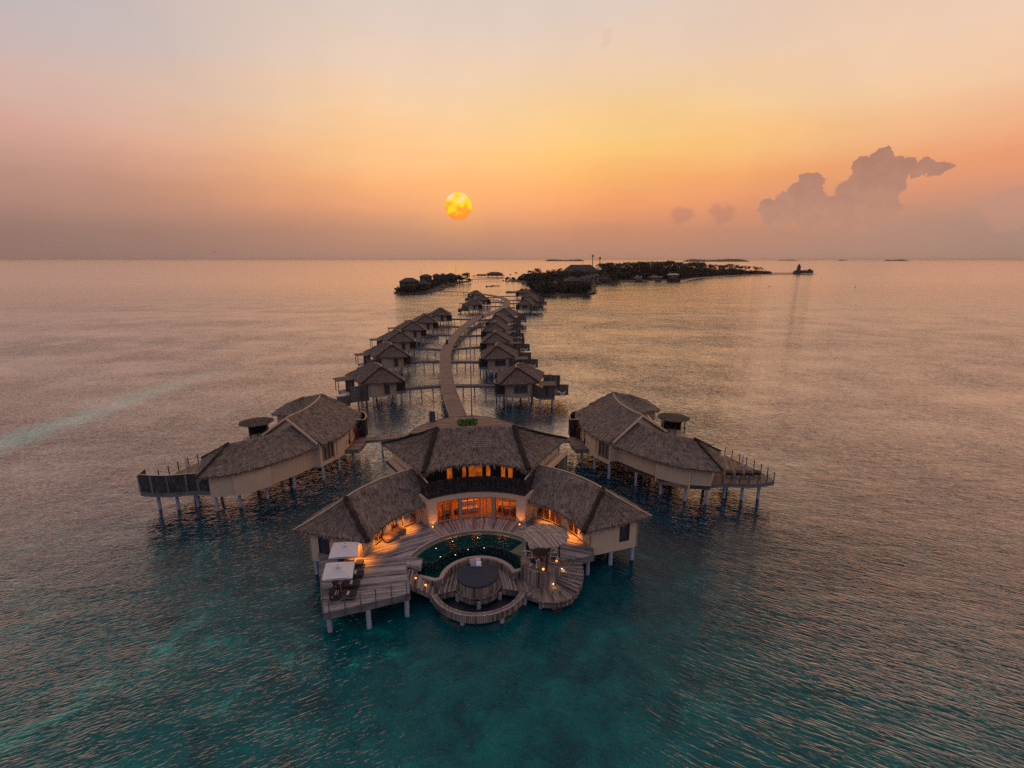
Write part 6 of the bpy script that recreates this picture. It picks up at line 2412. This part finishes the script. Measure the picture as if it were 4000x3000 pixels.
# boats at the jetty
def boat(label, px0, px1, yt, yb, Y, canopy=True, big=False):
    x0, zt = sight(px0, yt, Y)
    x1, _ = sight(px1, yt, Y)
    L, cx = x1 - x0, (x0 + x1) / 2
    t_ = thing('boat', label, 'boat', (cx, Y, 0), 0, 'boats at the island jetty')
    mb_ = MB()
    prof = [(-.5, .55), (-.42, .9), (-.1, 1.), (.25, .9), (.42, .5), (.5, .06)]
    hh = (zt if not big else zt * .35)
    hl = hh * .45 if not big else hh
    bw_ = L * .14
    for i in range(5):
        (u0, w0), (u1, w1) = prof[i], prof[i + 1]
        z0_, z1_ = hl * (1 + .5 * max(0, u0) ** 2 * 4 * .5), hl * (1 + .5 * max(0, u1) ** 2 * 4 * .5)
        for s_ in (-1, 1):
            mb_.face([(cx + u0 * L, Y + s_ * w0 * bw_ * .7, -.3), (cx + u1 * L * .94, Y + s_ * w1 * bw_ * .6, -.3), (cx + u1 * L, Y + s_ * w1 * bw_, z1_), (cx + u0 * L, Y + s_ * w0 * bw_, z0_)])
        mb_.face([(cx + u0 * L, Y - w0 * bw_, z0_ * .85), (cx + u1 * L, Y - w1 * bw_, z1_ * .85), (cx + u1 * L, Y + w1 * bw_, z1_ * .85), (cx + u0 * L, Y + w0 * bw_, z0_ * .85)])
    mb_.face([(cx - .5 * L, Y - .55 * bw_, -.3), (cx - .5 * L, Y + .55 * bw_, -.3), (cx - .5 * L, Y + .55 * bw_, hl), (cx - .5 * L, Y - .55 * bw_, hl)])
    mb_.build('hull', M['darkframe'], t_)
    mb_ = MB()
    mb_.box((cx - .06 * L, Y, hl + (zt - hl) * .4), (L * .6, bw_ * 1.3, (zt - hl) * .75))
    mb_.build('cabin', M['darkglass'], t_)
    mb_ = MB()
    zr = hl + (zt - hl) * .72
    a_, b_ = L * .42, bw_ * 1.1
    for s_ in ((-1, -1), (1, -1), (1, 1), (-1, 1)):
        pass
    A_ = [(cx - .06 * L - a_, Y - b_, zr), (cx - .06 * L + a_, Y - b_, zr), (cx - .06 * L + a_, Y + b_, zr), (cx - .06 * L - a_, Y + b_, zr)]
    B_ = [(cx - .06 * L - a_ * .6, Y - b_ * .3, zt), (cx - .06 * L + a_ * .6, Y - b_ * .3, zt), (cx - .06 * L + a_ * .6, Y + b_ * .3, zt), (cx - .06 * L - a_ * .6, Y + b_ * .3, zt)]
    mb_.face(B_)
    mb_.face(A_[::-1])
    for i in range(4):
        j = (i + 1) % 4
        mb_.face([A_[i], A_[j], B_[j], B_[i]])
    mb_.build('canopy', M['ridge' if big else 'farwall'], t_)


boat('large boat with a pale flared roof moored at the end of the island jetty', 2607, 2661, 1068, 1100, 655, True, True)
boat('small dark boat with a pale canopy moored at the left of the island jetty', 2481, 2511, 1092, 1102, 652)
boat('small dark boat moored in the middle of the island jetty', 2559, 2585, 1091, 1102, 653)
x0, _ = sight(2470, 1098, 662)
x1, _ = sight(2615, 1098, 662)
t = thing('boat_jetty', 'low dark jetty where the boats are moored', 'jetty', ((x0 + x1) / 2, 662, 1))
mb = MB()
mb.box(((x0 + x1) / 2, 662, 1.2), (x1 - x0, 3, .6))
mb.build('walk', M['board'], t)
for k in range(8):
    pile_at(x0 + (x1 - x0) * (k + .5) / 8, 660.8, 1., t, .25)
for i, px in enumerate((2505, 2583)):
    x, _ = sight(px, 1085, 660)
    t = thing('jetty_light', 'lamp post with a pale head on the boat jetty, by the %s boat' % ('left', 'middle')[i], 'lamp post', (x, 660, 1.5))
    mb = MB()
    mb.tube([(x, 660, 1.4), (x, 660, 6)], .16, 6)
    mb.build('post', M['darkframe'], t)
    mb = MB()
    mb.box((x, 660, 6.6), (1.1, .9, 1.3))
    mb.build('lantern', M['white'], t)

# lighthouse on the sand spit
Y = 985
xl, zl = sight(3123, 1029, Y)
sc = Y / 1950 * 1.05
t = thing('lighthouse', 'banded lighthouse with a domed lantern at the tip of the sand spit', 'lighthouse', (xl, Y, .8))
mb = MB()
mb.lathe((xl, Y, 0), [(4.6, .5), (4.0, zl * .33), (3.1, zl * .62), (2.9, zl * .66)], 16)
mb.build('tower', M['farwall'], t)
mb = MB()
mb.lathe((xl, Y, 0), [(4.02, zl * .34), (3.56, zl * .47), (3.6, zl * .47)], 16)
mb.lathe((xl, Y, 0), [(4.6, zl * .1), (4.35, zl * .22)], 16)
mb.build('dark_band', M['darkframe'], t)
mb = MB()
mb.lathe((xl, Y, 0), [(3.0, zl * .64), (4.4, zl * .66), (4.4, zl * .72), (4.2, zl * .72), (4.2, zl * .68)], 16)
mb.build('gallery', M['darkframe'], t)
mb = MB()
mb.lathe((xl, Y, 0), [(2.2, zl * .68), (2.1, zl * .82), (2.5, zl * .83), (1.3, zl * .9), (.3, zl * .94), (.15, zl), (0, zl)], 12)
mb.build('lantern', M['darkframe'], t)
x0, zt = sight(3128, 1057, Y)
x1, _ = sight(3170, 1057, Y)
t = thing('spit_building', 'long arcaded building with a domed end beside the lighthouse', 'building', ((x0 + x1) / 2, Y, .8))
mb = MB()
mb.box(((x0 + x1) / 2, Y, zt * .62), (x1 - x0, 12, zt * .76))
mb.build('wall', M['farwall'], t)
mb = MB()
mb.box(((x0 + x1) / 2, Y, zt + .2), (x1 - x0 + 1, 13, .5))
for k in range(8):
    mb.box((x0 + (x1 - x0) * (k + .5) / 9, Y - 6, zt + 1.2), (.5, .5, 1.8))
mb.build('parapet', M['darkframe'], t)
for k in range(6):
    mb = MB()
    xx = x0 + (x1 - x0) * (k + .7) / 7
    mb.box((xx, Y - 6.05, zt * .58), (1.9, .2, zt * .42))
    mb.lathe((xx, Y - 6.05, zt * .79), [(.95, 0), (.7, .6), (0, .9)], 8)
    mb.build('arch', M['darkglass'], t)
xd, zd = sight(3163, 1050, Y)
mb = MB()
mb.lathe((xd, Y, zt * .75), [(4.2 * cos(pi / 2 * i / 6), max(zd - zt * .75, 3) * sin(pi / 2 * i / 6)) for i in range(7)], 16)
mb.build('dome', M['rooftile'], t, smooth=True)
for k in range(7):
    pile_at(x0 + 1 + (x1 - x0 - 2) * k / 6, Y - 6, zt * .3, t, .4)
x2, _ = sight(3010, 1068, Y)
t = thing('spit_walkway', 'long dark walkway along the sand spit to the lighthouse', 'walkway', ((x2 + x0) / 2, Y, 1.5))
mb = MB()
mb.box(((x2 + xl) / 2, Y - 2, 2.4), (xl - x2, 3, 1.0))
mb.build('walk', M['board'], t)
for k in range(10):
    pile_at(x2 + (xl - x2) * (k + .5) / 10, Y - 3, 2., t, .3)
for i, (px, yt) in enumerate(((3106, 1059), (3113, 1056))):
    pass
x3, z3 = sight(3109, 1057, Y)
t = thing('gatehouse', 'little stepped gatehouse at the left foot of the lighthouse', 'building', (x3, Y, 1))
mb = MB()
mb.box((x3, Y, z3 * .4), (7, 8, z3 * .8))
mb.build('wall', M['farwall'], t)
mb = MB()
mb.box((x3 + 1, Y, z3 * .9), (4.6, 6, z3 * .25))
mb.lathe((x3 + 1, Y, z3), [(2.5, 0), (1.4, .9), (0, 1.3)], 8)
mb.build('roof', M['rooftile'], t)

# trees
rnd = random.Random(21)
P_ = [palm(13.5, 1), palm(16., 2), palm(14.5, 3), palm(12., 4)]
T_ = [tree(9, 4.6, 1), tree(7, 4.2, 2), tree(11, 5.5, 3)]
used = set()


def put(protos, k, x, y, z, s_, label):
    pro = protos[k]
    if (id(protos), k) not in used:
        used.add((id(protos), k))
        pro.location, pro.rotation_euler, pro.scale = (x, y, z), (0, 0, rnd.uniform(0, 6)), (s_, s_, s_)
        pro['label'] = label
    else:
        dup(pro, (x, y, z), rnd.uniform(0, 6), label, (s_, s_, s_))


# the palm belt: skyline heights read along the ridge of the wood
SK = [(2050, 1068), (2090, 1058), (2130, 1056), (2200, 1048), (2330, 1034), (2360, 1032), (2400, 1029), (2480, 1029), (2530, 1022), (2600, 1024), (2700, 1026), (2760, 1032), (2830, 1037), (2880, 1038), (2950, 1043), (2985, 1052), (3005, 1060)]


def skyl(px):
    for (a, ya), (b, yb) in zip(SK[:-1], SK[1:]):
        if a <= px <= b:
            return ya + (yb - ya) * (px - a) / (b - a)
    return 1060


def depth(px):
    """distance of the middle of the wooded belt in each direction"""
    for (a, ya), (b, yb) in zip(*[iter(())] * 2) if False else zip(DP[:-1], DP[1:]):
        if a <= px <= b:
            return ya + (yb - ya) * (px - a) / (b - a)
    return 980


DP = [(2040, 690), (2130, 690), (2340, 735), (2500, 730), (2660, 750), (2760, 840), (2860, 930), (2950, 980), (3010, 1000)]
lab_p = 'dark coconut palm standing above the dense wood along the long island skyline'
for i in range(118):
    px = 2350 + 640 * (i + rnd.uniform(-.8, .8)) / 118
    Y = depth(px) + rnd.uniform(-25, 45)
    x, zt = sight(px, skyl(px) + abs(rnd.gauss(0, 5.)) - 5. + 2.5 * sin(px * .05), Y)
    k = rnd.randrange(4)
    h_ = (13.5, 16., 14.5, 12.)[k] + 1.5
    put(P_, k, x, Y, 1., max(.5, (zt - 1) / h_), lab_p)
lab_q = 'coconut palm on the skyline left of the great hall'
for px, yt in ((2072, 1054), (2078, 1058), (2094, 1049), (2102, 1047), (2108, 1052), (2136, 1054), (2142, 1058), (2160, 1055), (2168, 1052), (2172, 1056), (2184, 1047), (2190, 1050), (2335, 1030), (2350, 1033), (2365, 1028), (2013, 1063), (1992, 1070)):
    Y = 700
    x, zt = sight(px, yt, Y)
    k = rnd.randrange(4)
    put(P_, k, x, Y + rnd.uniform(-8, 8), 1., (zt - 1) / ((13.5, 16., 14.5, 12.)[k] + 1.5), lab_q)
for px, yt, Y, lb in ((1822, 1071, 640, 'lone coconut palm at the right end of the villa islet'), (2039, 1103, 450, 'coconut palm leaning over the breakwater by the far right villas'), (2060, 1113, 440, 'smaller coconut palm beside the leaning one near the breakwater')):
    x, zt = sight(px, yt, Y)
    put(P_, 0, x, Y, 1., (zt - 1) / 15., lb)
for px, yt, Y in ((2170, 1090, 455), (2180, 1085, 470), (2240, 1105, 440), (2285, 1108, 445), (2300, 1100, 470), (2150, 1105, 445), (2120, 1098, 470), (2200, 1088, 480), (2255, 1110, 425), (2270, 1104, 440)):
    x, zt = sight(px, yt, Y)
    put(P_, rnd.randrange(4), x, Y, 1., max(.4, (zt - 1) / 15.), 'coconut palm among the houses on the near point of the main island')
lab_t = 'dark bushy tree on the villa islet beside the hip-roofed houses'
for px, yt, Y in ((1640, 1108, 445), (1655, 1100, 455), (1670, 1092, 480), (1620, 1126, 436), (1660, 1118, 450), (1690, 1090, 500), (1705, 1086, 530), (1725, 1084, 560), (1745, 1082, 590), (1765, 1078, 600), (1785, 1074, 625), (1795, 1072, 630), (1805, 1080, 640), (1830, 1085, 640), (1838, 1088, 645), (1580, 1115, 440), (1565, 1120, 445), (1545, 1122, 465), (1680, 1110, 470), (1700, 1100, 510), (1600, 1128, 434), (1735, 1130, 470)):
    x, zt = sight(px, yt, Y)
    k = rnd.randrange(3)
    put(T_, k, x, Y, .6, max(.3, (zt - .6) / (9, 7, 11)[k]), lab_t)
lab_u = 'dark bushy tree on the near point of the main island'
for i in range(85):
    px = rnd.uniform(2075, 2300)
    Y = rnd.uniform(415, 480) if px < 2260 else rnd.uniform(410, 450)
    x, zt = sight(px, 1096 + rnd.uniform(-6, 22), Y)
    k = rnd.randrange(3)
    put(T_, k, x, Y, .8, min(1.2, max(.35, (zt - .8) / (9, 7, 11)[k])), lab_u)
lab_v = 'dark bushy tree in front of the great hall on the main island'
for i in range(60):
    px = rnd.uniform(1965, 2420)
    Y = rnd.uniform(610, 690) if px > 2080 else rnd.uniform(672, 700)
    yt = 1088 + rnd.uniform(-10, 8) - (8 if px > 2150 else 0)
    if px > 2250:
        Y = rnd.uniform(640, 690)
    x, zt = sight(px, yt, Y)
    k = rnd.randrange(3)
    put(T_, k, x, Y, .8, min(1.7, max(.4, (zt - .8) / (9, 7, 11)[k])), lab_v)
lab_w = 'dark bushy tree at the beach foot of the long palm wood'
for i in range(40):
    px = rnd.uniform(2390, 3000)
    Y = depth(px) - rnd.uniform(10, 35)
    x, zt = sight(px, (skyl(px) * .45 + 1084 * .55) - 3 + rnd.uniform(-4, 6), Y)
    k = rnd.randrange(3)
    put(T_, k, x, Y, .8, min(1.8, max(.4, (zt - .8) / (9, 7, 11)[k])), lab_w)
# the body of the wood, one mass of foliage
mb = MB()
rr = random.Random(4)
for i in range(1500):
    px = rr.uniform(2340, 3005)
    dY = rr.uniform(-20, 55)
    Y = depth(px) + dY
    yt = skyl(px) + 13 + 3 * sin(px * .05) +  abs(rr.gauss(0, 6))
    x, zt = sight(px, yt, Y)
    zt = max(zt, 3.)
    zc = rr.uniform(.1, 1.) * (zt - 1.5) + 1.
    leaf_clump(mb, (x, Y, zc), (4.5, 4.5, 2.6), 16, 3.2, rr)
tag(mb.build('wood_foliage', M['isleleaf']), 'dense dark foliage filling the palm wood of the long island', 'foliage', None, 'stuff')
mb = MB()
for i in range(620):
    px = rr.uniform(2050, 2420)
    Y = rr.uniform(625, 735)
    x, zt = sight(px, max(skyl(px) + 8, (1064 if px < 2180 else 1058) if px < 2350 else 0) + abs(rr.gauss(0, 9)), Y)
    leaf_clump(mb, (x, Y, max(1.5, rr.uniform(.3, 1.) * zt)), (4.5, 4.5, 2.4), 16, 3., rr)
for i in range(520):
    px = rr.uniform(2085, 2300)
    Y = rr.uniform(408, 500)
    x, zt = sight(px, 1112 + rr.uniform(-12, 26), Y)
    leaf_clump(mb, (x, Y, max(1.2, zt * rr.uniform(.6, 1.))), (3., 3., 1.6), 14, 1.6, rr)
for i in range(330):
    px = rr.uniform(1552, 1835)
    Y = 432 + max(0, (px - 1620)) * 1.0 + rr.uniform(0, 25)
    x, zt = sight(px, 1132 - max(0, px - 1620) * .26 + rr.uniform(-14, 8), Y)
    leaf_clump(mb, (x, Y, max(.9, zt)), (2.4, 2.4, 1.2), 14, 1.4, rr)
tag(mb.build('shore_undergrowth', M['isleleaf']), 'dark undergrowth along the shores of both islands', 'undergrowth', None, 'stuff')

# islets on the horizon
for i, (p0, p1, yt, Y, wd_) in enumerate(((2128, 2281, 1012, 9000, 'long low wooded islet on the horizon above the great hall'), (2672, 2922, 1010, 7000, 'longest wooded islet on the horizon above the palm wood'), (3458, 3546, 1012.5, 9500, 'short wooded islet on the horizon at the right'), (3042, 3118, 1013.2, 14000, 'very faint thin islet on the horizon left of the lighthouse top'), (3275, 3310, 1013.2, 14000, 'very faint tiny islet on the horizon right of the lighthouse'))):
    x0, zt = sight(p0, yt, Y)
    x1, _ = sight(p1, yt, Y)
    zt = max(zt, 14)
    o = ground('horizon_islet_ground', 'low ground under the ' + wd_, [(x0, Y), (x0 + (x1 - x0) * .3, Y - (x1 - x0) * .1), (x0 + (x1 - x0) * .7, Y - (x1 - x0) * .1), (x1, Y), (x1 - (x1 - x0) * .3, Y + (x1 - x0) * .12), (x0 + (x1 - x0) * .3, Y + (x1 - x0) * .12)], 2., M['sand'], 0, i, 20)
    mb = MB()
    n_ = 130
    for k in range(n_):
        u_ = (k + rr.random()) / n_
        env = min(1., (u_ * 9) ** .6, ((1 - u_) * 9) ** .6) * (.75 + .25 * rr.random()) * (.82 + .18 * sin(u_ * 9 + i))
        cx = x0 + (x1 - x0) * u_
        hh = max(4., zt * env)
        sx = (x1 - x0) / n_ * 2.2
        yy = Y + rr.uniform(-1, 1) * (x1 - x0) * .05
        mb.lathe((cx, yy, 0), [(sx, 1), (sx * 1.1, hh * .6), (sx * .75, hh * .9), (0, hh)], 7)
    tag(mb.build('islet_wood', M['isleleaf']), wd_, 'wooded islet', None, 'stuff')
for i, (px, py) in enumerate(((3005, 1117), (3208, 1088.5), (3341.5, 1121))):
    Y = 28.5 / ((py - 1014) / 1950) * .985
    x, z = sight(px, py, Y)
    t = thing('mooring_buoy', 'tiny dark mooring buoy on open water, ' + ('leftmost of the three', 'nearest the sand spit', 'rightmost of the three')[i], 'buoy', (x, Y, 0))
    mb = MB()
    mb.lathe((x, Y, 0), [(0, -.4), (.5, -.2), (.55, .3), (.3, .7), (.08, .75), (.08, 1.3), (0, 1.3)], 10)
    mb.build('float', M['darkframe'], t)
# a far seabird
xb, zb_ = sight(837, 986, 260)
t = tag(bpy.data.objects.new('bird', None), 'tiny dark bird flying low over the horizon at the left', 'bird')
C.objects.link(t)
t.location = (xb, 260, zb_)
mb = MB()
mb.tube([(-.35, 0, 0), (-.1, 0, .03), (.2, 0, .02), (.4, 0, 0)], [.02, .1, .09, .02], 6)
for s_ in (-1, 1):
    mb.face([(-.1, 0, .05), (.15, 0, .05), (.05, s_ * .55, .3), (-.1, s_ * .5, .28)])
    mb.face([(-.1, s_ * .5, .28), (.05, s_ * .55, .3), (-.2, s_ * 1.05, -.05)])
    mb.face([(-.1, s_ * .02, .04), (.15, s_ * .02, .04), (.05, s_ * .55, .28), (-.1, s_ * .5, .26)])
b_o = mb.build('body', M['darkframe'], t, local=True)
t.rotation_euler = (0, 0, R(70))

# ------------------------------------------------------------------ the evening haze
mb = MB()
mb.prism([(-16000, -400), (16000, -400), (16000, 16000), (-16000, 16000)], -1.5, 46.)
hz = bpy.data.materials.new('haze')
hz.use_nodes = True
ht = NT(hz.node_tree)
ht.n.remove(ht.n["Principled BSDF"])
pvn = ht.new("ShaderNodeVolumePrincipled")
pvn.inputs['Color'].default_value = (.95, .74, .56, 1)
pvn.inputs['Density'].default_value = .00004
pvn.inputs['Anisotropy'].default_value = .3
ht.l.new(pvn.outputs[0], ht.n["Material Output"].inputs['Volume'])
haze = tag(mb.build('haze', hz), 'thin evening haze over the sea', None, None, 'stuff')
